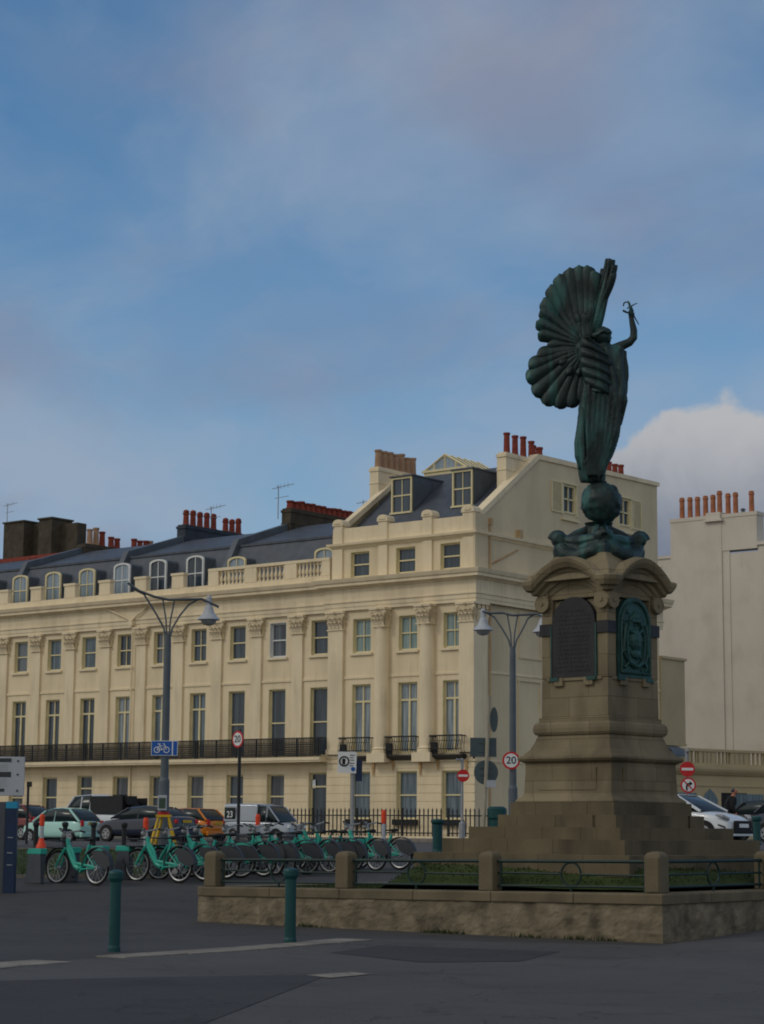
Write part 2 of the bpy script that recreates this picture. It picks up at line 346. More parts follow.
def grass(name, region, count, h, seedv):
    random.seed(seedv); mb = MB()
    for _ in range(count):
        x, y, z = region(); a = random.uniform(0, PI); hh = h*random.uniform(.5, 1.2); w = .012
        dx, dy = w*math.cos(a), w*math.sin(a); lx, ly = random.uniform(-.04, .04), random.uniform(-.04, .04)
        i = len(mb.v); mb.v += [(x-dx, y-dy, z), (x+dx, y+dy, z), (x+lx, y+ly, z+hh)]; mb.f.append((i, i+1, i+2))
    return tag(mb.build(name, 'grass'), 'short rough green grass', 'grass', kind='stuff')
def rg():
    u, v = random.random(), random.random()**1.5; p = (A*(1-u)+B*u)*(1-v)+(D_*(1-u)+Cc*u)*v; return p.x, p.y, gz(p.x, p.y)+.02
grass('lawn_grass', rg, 22000, .06, 3)

# ------------------------------------------------------------------ terrace houses
YF = 83.3; BASE = .93; BAY = 2.95
def wall_open(mb, x0, x1, z0, z1, ops, y=0, reveal=.3):
    zs = sorted(set([z0, z1]+[k for o in ops for k in (o[2], o[3]) if z0 < k < z1]))
    for a, b in zip(zs, zs[1:]):
        cut = sorted([(o[0], o[1]) for o in ops if o[2] <= a+1e-6 and o[3] >= b-1e-6]); x = x0
        for c, d in cut+[(x1, x1)]:
            if c > x+1e-6: mb.quad((x, y, a), (c, y, a), (c, y, b), (x, y, b))
            x = d
    for a, b, c, d in ops:
        mb.quad((a, y, c), (a, y+reveal, c), (a, y+reveal, d), (a, y, d)); mb.quad((b, y, c), (b, y, d), (b, y+reveal, d), (b, y+reveal, c))
        mb.quad((a, y, d), (a, y+reveal, d), (b, y+reveal, d), (b, y, d)); mb.quad((a, y, c), (b, y, c), (b, y+reveal, c), (a, y+reveal, c))
WC = {}
def window(parent, x, z, w, h, kind, pane, sill=True, y=.0, frame='yellow', head='flat'):
    key = (w, h, kind, pane, sill, frame, head)
    if key not in WC:
        f = MB(); hw = w/2; t = .07
        f.box(-hw, -hw+.03, .01, .27, 0, h); f.box(hw-.03, hw, .01, .27, 0, h); f.box(-hw+.03, hw-.03, .01, .27, h-.03, h)   # painted linings
        f.box(-hw+.03, -hw+.03+t, .17, .25, 0, h-.03); f.box(hw-.03-t, hw-.03, .17, .25, 0, h-.03)
        f.box(-hw+.03+t, hw-.03-t, .17, .25, h-.03-t, h-.03); f.box(-hw+.03+t, hw-.03-t, .17, .25, 0, t+.03)
        i0, i1 = -hw+.03+t, hw-.03-t
        if kind in ('sash', 'sash4', 'sash6'):
            f.box(i0, i1, .165, .235, h*.5-.035, h*.5+.035)
            if kind == 'sash4': f.box(-.022, .022, .18, .23, t+.03, h*.5-.035); f.box(-.022, .022, .18, .23, h*.5+.035, h-.03-t)
            if kind == 'sash6':
                for q in (-.16, .16): f.box(q-.018, q+.018, .18, .23, t+.03, h*.5-.035); f.box(q-.018, q+.018, .18, .23, h*.5+.035, h-.03-t)
                f.box(i0, i1, .185, .225, h*.74, h*.76)
        if kind == 'french':
            f.box(i0, i1, .16, .24, h*.735, h*.735+.1); f.box(-.06, .06, .17, .24, t+.03, h*.735); f.box(-.03, .03, .18, .24, h*.735+.1, h-.03-t)
        if kind == 'door': f.box(i0, i1, .16, .24, h*.76, h*.76+.08)
        fo = f.build('window', frame)
        p = MB(); p.box(-hw+.04, hw-.04, .24, .28, .02, h-.04); po = p.build('pane', pane, fo)
        if sill: s = MB(); s.box(-hw-.12, hw+.12, -.12, .02, -.12, .0); so = s.build('sill', 'stucco2', fo)
        WC[key] = fo; fo.parent = parent; fo.location = (x, y, z); return fo
    return copy_part(WC[key], parent, (x, y, z))
capmesh = {}
def capital(parent, x, z, w, d, round_=False):
    key = (w, d, round_)
    if key not in capmesh:
        mb = MB(); H = 1.02; random.seed(3)
        mb.box(-w/2-.06, w/2+.06, -d-.05, 0, 0, .07); mb.box(-w/2-.14, w/2+.14, -d-.14, 0, H-.12, H)
        mb.loft([[(sx*(w/2-.04+k), 0 if sy > 0 else -(d-.02+k), zz) for sx, sy in ((-1, 1), (-1, -1), (1, -1), (1, 1))] for zz, k in ((.07, 0), (.5, .02), (H-.12, .1))])
        def leaf(cx, cy, nx, ny, z0, hh, ww, out):
            tx, ty = -ny, nx; prev = None
            for zz, o, wd in ((0, .02, .8), (.45, .05, 1), (.8, .11, .9), (1, out, .55), (.86, out+.05, .25)):
                c = [(cx+nx*o+tx*ww/2*wd*sg, cy+ny*o+ty*ww/2*wd*sg, z0+hh*zz) for sg in (-1, 1)]
                if prev:
                    mb.quad(prev[0], prev[1], c[1], c[0]); k = .05
                    mb.quad(*[(q[0]-nx*k, q[1]-ny*k, q[2]-.01) for q in (prev[0], prev[1], c[1], c[0])])
                prev = c
        for row, (z0, hh, n) in enumerate(((.08, .36, 4), (.3, .36, 3))):
            for k in range(n):
                u = (k+.5)/n; leaf(-w/2+w*u, -d, 0, -1, z0, hh, w/n*.92, .17)
            for sx in (-1, 1): leaf(sx*w/2, -d*.5, sx, 0, z0, hh, d*.9, .15)
        for sx in (-1, 1):
            mb.torus((sx*(w/2+.06), -d-.07, H-.24), .075, .04, 'Y', 10, 5); mb.ball((sx*(w/2+.06), -d-.08, H-.24), .05, 5)
            mb.torus((sx*.13, -d-.04, H-.28), .06, .03, 'Y', 8, 4)
        mb.ball((0, -d-.14, H-.08), .09, 6)
        o = mb.build('capital', 'stucco2'); capmesh[key] = o; o.parent = parent; o.location = (x, 0, z); return o
    return copy_part(capmesh[key], parent, (x, 0, z))
def courses(mb, x0, x1, z0, z1, ops, y=-.03, step=.42, ends=True):
    z = z0
    while z < z1-.1:
        t = min(z+step, z1); a, b = z+.012, t-.012
        cut = sorted([(o[0], o[1]) for o in ops if o[2] < b-.02 and o[3] > a+.02]); x = x0
        for c, d in cut+[(x1, x1)]:
            if c > x+.02: mb.box(x, c, y, .005, a, b)
            x = d
        z = t
ENT = [(0, 12.86), (.16, 12.86), (.16, 13.04), (.19, 13.04), (.19, 13.27), (.24, 13.27), (.24, 13.35), (.17, 13.36), (.17, 13.98), (.24, 14.0), (.30, 14.08), (.55, 14.12), (.55, 14.26), (.62, 14.30), (.68, 14.44), (.70, 14.50), (0, 14.52)]
def balcony_rail(mb, x0, x1, y, z0, z1, step=.105):
    mb.box(x0, x1, y-.03, y+.03, z1-.06, z1); mb.box(x0, x1, y-.025, y+.025, z0+.06, z0+.12); mb.box(x0, x1, y-.015, y+.015, z0+.38, z0+.42); mb.box(x0, x1, y-.015, y+.015, z0+.72, z0+.75)
    n = int((x1-x0)/step)
    for k in range(n+1):
        x = x0+(x1-x0)*k/n; mb.box(x-.024, x+.024, y-.015, y+.015, z0, z1-.06)
        if k < n:
            xm = x+step/2
            for zc, rr in ((z0+.24, .11), (z0+.57, .12)):
                mb.box(xm-.035, xm+.035, y-.012, y+.012, zc-rr*.7, zc-rr*.25); mb.box(xm-.035, xm+.035, y-.012, y+.012, zc+rr*.3, zc+rr*.8)
    for k in range(int((x1-x0)/1.45)+1): x = x0+k*1.45; mb.box(x-.04, x+.04, y-.035, y+.035, z0, z1)
def pots(parent, x0, y0, x1, y1, z, n, mt, h=.9, r=.15, cap=False, jit=.1):
    for k in range(n):
        t = (k+.5)/n; hh = h*random.uniform(1-jit, 1+jit); mb = MB()
        mb.lathe([(r*1.15, -.02), (r*1.15, .06), (r, .1), (r*.88, hh-.14), (r*1.08, hh-.1), (r*1.08, hh), (r*.75, hh), (r*.75, hh-.05)], n=10)
        if cap: mb.lathe([(r*.5, hh-.02), (r*1.0, hh+.04), (r*.9, hh+.14), (r*.3, hh+.2)], n=10)
        mb.build('chimney_pot', mt[k % len(mt)] if isinstance(mt, list) else mt, parent, loc=(x0+(x1-x0)*t, y0+(y1-y0)*t, z))
def chimney(house, x0, x1, y0, y1, z0, z1, mt, n, potm, h=.9, r=.15, cap=False, name='chimney', zr=None):
    o = house.location; mb = MB(); mb.box(x0, x1, y0, y1, z0, z1-.25); mb.box(x0-.05, x1+.05, y0-.05, y1+.05, z1-.25, z1-.1); mb.box(x0+.02, x1-.02, y0+.02, y1-.02, z1-.1, z1)
    mb.box(x0-.03, x1+.03, y0-.03, y1+.03, z1-.95, z1-.88)
    c = mb.build(name, mt, house)
    pots(c, (x0+x1)/2, y0+.1, (x0+x1)/2, y1-.1, z1, n, potm, h, r, cap)
    return c

def dormer_arch(house, x, z, yf, w, h, frame, pane, cheek='lead', depth=1.6, inset=.1):
    f = MB(); hw = w/2; n = 8
    arc = [(-hw*math.cos(PI*k/n)*1.0, h-.22+.22*math.sin(PI*k/n)) for k in range(n+1)]
    out = [(-hw-.1, 0)]+[(px*(hw+.1)/hw, pz+.1) for px, pz in arc]+[(hw+.1, 0)]; inn = [(-hw, .1)]+arc+[(hw, .1)]
    m_ = len(out)
    i = len(f.v)
    for yy in (yf-.06, yf+.06):
        f.v += [(a, yy, b) for a, b in out]+[(a, yy, b) for a, b in inn]
    for k in range(m_-1):
        f.f.append((i+k, i+k+1, i+m_+k+1, i+m_+k)); f.f.append((i+2*m_+k, i+2*m_+k+1, i+3*m_+k+1, i+3*m_+k))
        f.f.append((i+k, i+k+1, i+2*m_+k+1, i+2*m_+k)); f.f.append((i+m_+k, i+m_+k+1, i+3*m_+k+1, i+3*m_+k))
    f.box(-hw-.1, hw+.1, yf-.07, yf+.06, 0, .1)
    f.box(-hw, hw, yf-.03, yf+.03, h*.48, h*.48+.06); f.box(-.025, .025, yf-.025, yf+.03, .1, h-.02)
    fo = f.build('dormer', frame, house, loc=(x, 0, z))
    p = MB(); p.prism(inn, yf+.02, yf+.05); p.build('pane', pane, fo)
    c = MB(); outc = [(a*1.04, b) for a, b in out]
    c.loft([[(a, yf+.07, b) for a, b in outc], [(a, yf+depth, b) for a, b in outc]], caps=False, closed=False)
    c.build('cheek', cheek, fo)
    return fo

PR = random.Random(11)
def house(name, label, k0, pierced, fw_kind, panes, dorm, roofz=19.0, roofm='slate', xr_ext=0, doorbay=None):
    X1 = -69.55-k0*BAY; X0 = X1-3*BAY; W = 3*BAY
    h = empty(name, (X0, YF+.3, 0), 0, label, 'house', 'houses of the cream terrace')
    cx = [W-BAY*(j+.5)+.4 for j in range(3)]           # right to left window centres
    cx = [W-.9-BAY*j for j in range(3)]
    ops = []
    for c in cx: ops += [(c-.6, c+.6, 10.65, 12.55), (c-.62, c+.62, 5.28, 8.95), (c-.62, c+.62, 2.0, 4.38)]
    if doorbay is not None: c = cx[doorbay]; ops = [o for o in ops if not (abs(o[0]-(c-.62)) < .01 and o[2] == 2.0)]+[(c-.62, c+.62, 1.15, 4.45)]
    wl = MB(); wall_open(wl, 0, W, .6, 14.3, ops); wl.quad((0, 0, .6), (0, 6, .6), (0, 6, 14.3), (0, 0, 14.3)); wl.quad((W, 0, .6), (W, 6, .6), (W, 6, 14.3), (W, 0, 14.3))
    wl.quad((0, 12, .6), (W, 12, .6), (W, 12, 14.3), (0, 12, 14.3))
    courses(wl, 0, W, .8, 4.85, ops)
    wl.box(0, W, -.06, .005, 9.3, 9.42)
    for j in range(3):                                  # rain water pipe shadows are real pipes below
        pass
    wl.build('wall', 'stucco', h)
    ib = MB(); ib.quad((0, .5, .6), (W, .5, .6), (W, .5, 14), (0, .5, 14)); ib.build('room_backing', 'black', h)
    # pilasters to the left of each window bay
    for j, c in enumerate(cx):
        px = c-BAY/2
        if px < .3: px = .36
        p = MB(); p.box(px-.37, px+.37, -.13, .0, 5.1, 11.86); p.box(px-.43, px+.43, -.19, 0, 5.1, 5.4)
        po = p.build('pilaster', 'stucco2', h)
        co = capital(po, px, 11.84, .84, .17)
    en = MB(); en.sweep([(0, 0), (W, 0)], ENT)
    en.build('cornice', 'stucco2', h)
    bal = MB(); y0, y1 = -.28, .0
    if pierced:
        bal.box(0, W, y0, y1, 14.52, 14.86); bal.box(0, W, y0-.04, y1+.04, 15.66, 15.82); wn = [0, 2.2, 5.1, 8.05, W]
        ped = [(0, .75), (2.75, 3.6), (5.65, 6.5), (8.3, W)]
        for a, b in ped: bal.box(a, b, y0-.02, y1+.02, 14.86, 15.66)
        gaps = [(ped[i][1], ped[i+1][0]) for i in range(3)]
        for a, b in gaps:
            n = 7
            for k in range(n):
                x = a+(b-a)*(k+.5)/n; bal.lathe([(.09, 0), (.09, .08), (.05, .12), (.10, .26), (.095, .36), (.05, .55), (.05, .66), (.09, .7), (.09, .8)], (x, -.14, 14.86), 8)
    else:
        bal.box(0, W, y0, y1, 14.52, 14.9)
        for c in cx:
            a = c-BAY/2; 
            for q in ([max(a, .45)]): bal.box(q-.45, q+.45, y0-.02, y1+.02, 14.9, 15.75); bal.box(q-.5, q+.5, y0-.07, y1+.07, 15.62, 15.76)
    bal.build('parapet', 'stucco2', h)
    # balcony
    sl = MB(); sl.box(0, W, -.95, 0, 5.06, 5.22); sl.box(0, W, -.9, 0, 4.97, 5.06)
    so = sl.build('balcony', 'stucco2', h)
    br = MB(); balcony_rail(br, 0, W, -.9, 5.24, 6.25)
    if k0 == 0: br.box(W-.02, W, -.9, -.02, 6.19, 6.25); [br.box(W-.02, W, -.9+q*.1, -.88+q*.1, 5.24, 6.2) for q in range(9)]
    br.build('railing', 'iron', so)
    ro = MB()
    ro.quad((0, .25, 14.6), (W, .25, 14.6), (W, .55, 14.6), (0, .55, 14.6))
    ro.quad((0, .55, 14.6), (W, .55, 14.6), (W, 2.1, 17.35), (0, 2.1, 17.35)); ro.quad((0, 2.05, 17.36), (W, 2.05, 17.36), (W, 7.2, roofz), (0, 7.2, roofz)); ro.quad((0, 7.2, roofz), (W, 7.2, roofz), (W, 12, 17.3), (0, 12, 17.3))
    ro.box(0, W, 2.0, 2.12, 17.3, 17.42)
    roo = ro.build('roof', roofm, h)
    pw = MB()                                            # party wall upstand on the left
    pw.prism([(.3, 14.5), (.5, 15.1), (1.95, 17.75), (7.2, roofz+.38), (12, 17.7), (12, 14)], -.2, .2, 'X'); pw.build('party_wall', 'lead', h)
    # windows
    for j, c in enumerate(cx):
        window(h, c, 10.65, 1.2, 1.9, panes[0][1], PR.choice((panes[0][0][j], panes[0][0][j], 'darkg2')), True, frame='whitepaint' if (k0 == 0 and j == 1) else 'yellow')
        window(h, c, 5.28, 1.24, 3.67, fw_kind, panes[1][j], False)
        if doorbay == j: window(h, c, 1.15, 1.24, 3.3, 'door', 'darkg', False)
        else: window(h, c, 2.0, 1.24, 2.38, 'sash', PR.choice((panes[2][j], 'darkg', 'blueg', 'darkg2')), False)
    for dx, dw, dh, fr, pn in dorm: dormer_arch(h, dx, 14.9, .75, dw, dh, fr, pn)
    return h, W, X0
cx0 = 3*BAY-.9
H4 = house('terrace_house', 'cream terrace house with stone balustrade, dark slate mansard and sooty chimney stack', 0, True, 'sash', ((['darkg']*3, 'sash'), ['darkg']*3, ['darkg', 'darkg', 'blueg']), [(1.2, 1.15, 1.55, 'yellow', 'skyg'), (7.6, 1.15, 1.55, 'yellow', 'skyg')], 19.1, doorbay=0)
H3 = house('terrace_house', 'cream terrace house with three dark arched attic dormers and blue-grey chimney', 3, False, 'french', ((['darkg']*3, 'sash4'), ['blueg', 'blueg', 'net'], ['darkg']*3), [(.95+BAY*j, 1.15, 1.85, 'whitepaint', p) for j, p in enumerate(('skyg', 'darkg', 'darkg'))], 19.0)
H2 = house('terrace_house', 'cream terrace house with yellow-framed arched dormers and brown chimney pots', 6, False, 'french', ((['blueg', 'blueg', 'blueg'], 'sash'), ['darkg']*3, ['darkg']*3), [(.95+BAY*j, 1.15, 1.75, 'yellow', 'skyg') for j in range(3)], 19.0, doorbay=0)
H1 = house('terrace_house', 'cream terrace house at left edge with brown tiled roof ridge', 9, False, 'french', ((['blueg', 'blueg', 'blueg'], 'sash'), ['darkg']*3, ['darkg']*3), [(.95+BAY*j, 1.15, 1.75, 'yellow', 'skyg') for j in range(3)], 18.9)
# chimneys on party walls; y measured from the house front line
def wx(h, X): return X-h[0].location.x
def wy(Y): return Y-(YF+.3)
h = H3; c_ = chimney(h[0], wx(h, -87.7), wx(h, -87.0), wy(90.3), wy(96.6), 17, 19.95, 'blueren', 0, 'pot')
pots(c_, wx(h, -87.35), wy(90.4), wx(h, -87.35), wy(93.5), 19.95, 5, 'pot', .82, .19, True); pots(c_, wx(h, -87.35), wy(94.0), wx(h, -87.35), wy(95.8), 19.95, 3, 'pot', .78, .19, True)
h = H4; chimney(h[0], wx(h, -78.7), wx(h, -78.0), wy(89.8), wy(96.4), 17, 20.1, 'darkbrick', 13, 'pot', .5, .22)
h = H2; c_ = chimney(h[0], wx(h, -96.4), wx(h, -95.7), wy(90.2), wy(96.6), 17, 19.45, 'darkbrick', 0, 'pot')
for ya, n_, mt_, h_ in ((90.6, 2, 'potbuff', 1.1), (91.7, 1, 'pot', .95), (92.5, 2, 'pot', .75), (94.6, 2, 'pot', .78), (95.7, 1, 'pot', .8), (96.1, 1, 'potbuff', .8)): pots(c_, wx(h, -96.05), wy(ya), wx(h, -96.05), wy(ya+.55*n_), 19.45, n_, mt_, h_, .2)
rt = MB(); rt.box(0, H1[1], 7.0, 7.4, 18.85, 19.1); rt.build('ridge_tiles', 'pot', H1[0])
hp = MB(); hp.tube([(-8.0+0, -.12, 13.2)]*1+[(-8.0, -.12, 13.1)], .05)
# rain-water pipe with its V of pipes on H3
q = H3[0]; px = onY(131, 640, YF).x-q.location.x
rp = MB(); rp.tube([(px, -.2, 13.0), (px, -.2, 5.3)], .055, 6); rp.box(px-.14, px+.14, -.42, -.18, 12.95, 13.3)
rp.tube([(px, -.3, 13.25), (px-1.9, -.3, 14.0)], .05, 6); rp.tube([(px, -.3, 13.25), (px+1.2, -.3, 14.0)], .05, 6); rp.tube([(px, -.1, 4.9), (px, -.1, 1.1)], .055, 6)
rp.build('rainwater_pipe', 'stucco2', q)

# ------------------------------------------------------------------ corner house
XC = -60.0; XL = -69.55
ch = empty('corner_house', (XL, YF, 0), 0, 'cream corner house with giant columns, attic storey and sloping gable wall', 'house', 'houses of the cream terrace')
W = XC-XL; cxs = [onY(p, 640, YF).x-XL+.02 for p in (361.5, 407.5, 452.5)]
ops = []
for c in cxs: ops += [(c-.62, c+.62, 10.6, 12.42), (c-.64, c+.64, 5.35, 8.98), (c-.66, c+.66, 2.0, 4.45)]
at = [c-.27 for c in cxs]
wl = MB(); wall_open(wl, 0, W, .6, 13.6, ops); wall_open(wl, .12, W-.12, 13.6, 17.3, [(a-.65, a+.65, 14.62, 16.0) for a in at], y=.12)
courses(wl, 0, W, .8, 4.85, ops); wl.box(0, W, -.05, .0, 9.26, 9.38); wl.build('front_wall', 'stucco', ch)
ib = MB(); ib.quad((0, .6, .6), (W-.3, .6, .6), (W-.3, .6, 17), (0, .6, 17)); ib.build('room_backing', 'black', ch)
# side wall with its gable outline (depth y 0..18.1)
LS = 18.1
sops = [(7.1, 9.5, 18.4, 20.15)]
sw = MB()
gab = [(.12, .6), (LS, .6), (LS, 21.2), (6.0, 21.0), (.85, 17.35), (.12, 17.35)]
wy0, wy1, wz0, wz1 = 8.25, 9.5, 18.42, 20.02; wy2, wy3 = 13.9, 15.15
def sideface(x, o=0):
    P = lambda y, z: (x, y, z)
    sw.poly([P(.12, .6), P(LS, .6), P(LS, 17.35), P(.12, 17.35)])
    zt = lambda y: 17.35+(y-.85)*(21.0-17.35)/(6.0-.85) if y < 6 else 21.0+(y-6)*.2/12.1
    sw.poly([P(.85, 17.35), P(wy0, 17.35), P(wy0, zt(wy0)), P(6.0, 21.0)])
    for a, b in ((wy1, wy2), (wy3, LS)): sw.poly([P(a, 17.35), P(b, 17.35), P(b, zt(b)), P(a, zt(a))])
    for a, b in ((wy0, wy1), (wy2, wy3)):
        sw.poly([P(a, 17.35), P(b, 17.35), P(b, wz0), P(a, wz0)]); sw.poly([P(a, wz1), P(b, wz1), P(b, zt(b)), P(a, zt(a))])
        sw.quad(P(a, wz0), P(a, wz1), (x-.25, a, wz1), (x-.25, a, wz0)); sw.quad(P(b, wz0), P(b, wz1), (x-.25, b, wz1), (x-.25, b, wz0)); sw.quad(P(a, wz1), P(b, wz1), (x-.25, b, wz1), (x-.25, a, wz1)); sw.quad(P(a, wz0), P(b, wz0), (x-.25, b, wz0), (x-.25, a, wz0))
sideface(W-.12)
sw.quad((0, LS, .6), (W-.12, LS, .6), (W-.12, LS, 21.2), (0, LS, 21.2))
sw.quad((0, .2, 13), (0, LS, 13), (0, LS, 21.0), (0, 6, 21.0)); sw.quad((0, .2, 13), (0, .2, 17), (0, 6, 21), (0, 6, 13))
sw.box(W-.13, W, 0, 1.15, .6, 17.4)
# raised blind panels and framing on the side
for a, b, c, d in ((4.15, 5.95, 10.5, 12.5), (4.05, 5.9, 5.3, 9.0)):
    sw.box(W-.12, W-.06, a-.12, a, c-.1, d+.1); sw.box(W-.12, W-.06, b, b+.12, c-.1, d+.1); sw.box(W-.12, W-.04, a-.2, b+.2, d+.1, d+.2); sw.box(W-.12, W-.05, a-.15, b+.15, c-.22, c-.1)
sw.build('side_wall', 'side', ch)
st = MB(); st.sweep([(W-.12, 1.1), (W-.12, LS)], [(0, 9.34), (.05, 9.34), (.05, 9.44), (0, 9.46)]); st.sweep([(0, 0), (W, 0), (W, 1.15)], [(0, 4.86), (.07, 4.88), (.09, 4.98), (0, 5.0)]); st.sweep([(W-.12, 1.15), (W-.12, LS)], [(0, 4.86), (.04, 4.88), (.05, 4.96), (0, 4.98)])
st.sweep([(0, 0), (W, 0), (W, 1.15)], [(0, 5.12), (.06, 5.14), (.06, 5.3), (0, 5.34)]); st.build('string_course', 'stucco2', ch)
en = MB(); en.sweep([(0, .3), (0, 0), (W, 0), (W, LS)], ENT)
en.sweep([(W+.0, 4.5), (W+.25, 4.5), (W+.25, LS)], [(0, 13.98), (.3, 14.06), (.55, 14.12), (.55, 14.26), (.62, 14.30), (.70, 14.505), (0, 14.53)])
en.build('cornice', 'stucco2', ch)
ac = MB(); ac.sweep([(.12, .5), (.12, .12), (W-.12, .12), (W-.12, LS)], [(0, 16.2), (.06, 16.22), (.14, 16.32), (.26, 16.36), (.28, 16.48), (0, 16.52)])
ac.build('attic_cornice', 'stucco2', ch)
pp = MB(); ped = [onY(p, 530, YF).x-XL for p in (338, 382.5, 427)]+[W-.46]
pp.box(.12, W-.12, .1, .42, 16.5, 17.3)
for k, p in enumerate(ped):
    p = max(p, .44); hw = .34 if k == 3 else .29
    pp.box(p-hw, p+hw, .02, .5, 14.52, 16.2) if k else pp.box(.14, p+hw, .02, .5, 14.52, 16.2)
    pp.box(p-hw, p+hw, .0, .55, 16.5, 17.45); n = 8
    pp.prism([(p-hw-.06, 17.45)]+[(p-(hw+.06)*math.cos(PI*j/n), 17.52+.28*math.sin(PI*j/n)**.7) for j in range(n+1)]+[(p+hw+.06, 17.45)], -.05, .6)
    pp.prism([(p-.2*math.cos(PI*j/n), 17.55+.2*math.sin(PI*j/n)) for j in range(n+1)], -.09, -.05)
pp.build('parapet', 'stucco2', ch)
cp = MB(); cp.prism([(.55, 17.2), (5.85, 20.98), (LS+.15, 21.2), (LS+.15, 21.42), (5.75, 21.25), (.5, 17.5)], W-.55, W-.02, 'X')
cp.prism([(.6, 17.2), (6.0, 20.98), (6.0, 21.25), (.5, 17.5)], .05, .45, 'X'); cp.build('coping', 'stucco2', ch)
# columns and antae
for k, (a, b) in enumerate(((.08, 1.08), (W-.9, W))):
    p = MB(); p.box(a, b, -.16, 0 if k == 0 else 1.0, 5.34, 11.86); 
    if k: p.v = [(x+.03 if x == b else x, y, z) for x, y, z in p.v]
    p.box(a-.05, b+.06, -.22, .0 if k == 0 else 1.05, 5.34, 5.6)
    po = p.build('pilaster', 'stucco2', ch); capital(po, (a+b)/2, 11.84, b-a, .17)
    if k:
        for yy in (.2, .55, .9):
            c = MB(); c.torus((b+.1, yy, 12.62), .075, .04, 'X', 8, 5); c.loft([[(b+.02, yy-.14, 11.9), (b+.05, yy+.14, 11.9), (b+.05, yy+.14, 11.92), (b+.02, yy-.14, 11.92)], [(b+.18, yy-.1, 12.35), (b+.2, yy+.1, 12.35), (b+.16, yy+.1, 12.4), (b+.14, yy-.1, 12.4)]]); c.box(b, b+.16, -.2, 1.05, 12.74, 12.86) if yy == .2 else None
            c.build('capital_leaves', 'stucco2', po)
for px in (381.5, 426.5):
    x = onY(px, 660, YF-.2).x-XL; p = MB(); r = .43
    p.lathe([(r+.1, 5.34), (r+.1, 5.45), (r+.05, 5.5), (r+.09, 5.58), (r, 5.66), (r, 8), (r*.9, 11.7), (r*.95, 11.8), (r*.9, 11.86)], (x, -.12, 0), 24)
    p.box(x-.58, x+.58, -.66, 0, 4.88, 5.34)
    po = p.build('column', 'stucco2', ch); capital(po, x, 11.84, .8, .5, True)
def belly(parent, c, w):
    mb = MB(); n = 13
    pr = [(.32, 5.22), (.5, 5.3), (.62, 5.5), (.6, 5.75), (.5, 5.95), (.52, 6.15)]
    for k in range(n+1):
        x = c-w/2+w*k/n; mb.tube([(x, -o, z) for o, z in pr], .017, 4)
    for sx in (-1, 1):
        for q in (.25, .4): mb.tube([(c+sx*w/2, -o*q/.5, z) for o, z in pr], .017, 4)
        mb.box(c+sx*w/2-.02, c+sx*w/2+.02, -.54, 0, 6.12, 6.18)
    mb.box(c-w/2-.03, c+w/2+.03, -.57, -.5, 6.13, 6.2); mb.box(c-w/2, c+w/2, -.63, -.57, 5.48, 5.52); mb.box(c-w/2, c+w/2, -.54, -.5, 5.9, 5.93)
    mb.box(c-w/2, c+w/2, -.45, 0, 5.12, 5.22); mb.loft([[(c-w/2, -.5, 5.15), (c+w/2, -.5, 5.15), (c+w/2, 0, 5.15), (c-w/2, 0, 5.15)], [(c-w/2+.15, -.15, 4.98), (c+w/2-.15, -.15, 4.98), (c+w/2-.15, 0, 4.98), (c-w/2+.15, 0, 4.98)]])
    mb.box(c-w/2+.0, c-w/2+.42, -.5, -.42, 5.25, 5.85)
    mb.build('window_balcony', 'iron', parent)
for j, c in enumerate(cxs):
    window(ch, c, 10.6, 1.24, 1.82, 'sash4', 'tealnet', True); window(ch, c, 5.35, 1.28, 3.63, 'french', 'net', False)
    window(ch, c, 2.0, 1.32, 2.45, 'sash', 'blueg', False); window(ch, at[j], 14.62, 1.3, 1.38, 'sash', 'darkg', False, y=.12)
    belly(ch, c-.05, 1.95)
    rs = MB(); random.seed(int(c*10)); [rs.prism([(c+sx_-.05-ww, 4.97), (c+sx_+.05+ww, 4.97), (c+sx_+.03, 4.97-hh), (c+sx_-.03, 4.97-hh)], -.102, -.094) for sx_, ww, hh in ((-.85, .06, .5), (.9, .05, .75))]; rs.build('rust_stain', M['rust'], ch)
    wb = MB(); wb.box(c-.75, c+.75, -.28, .0, 1.72, 2.0); wb.build('window_box', 'iron', ch)
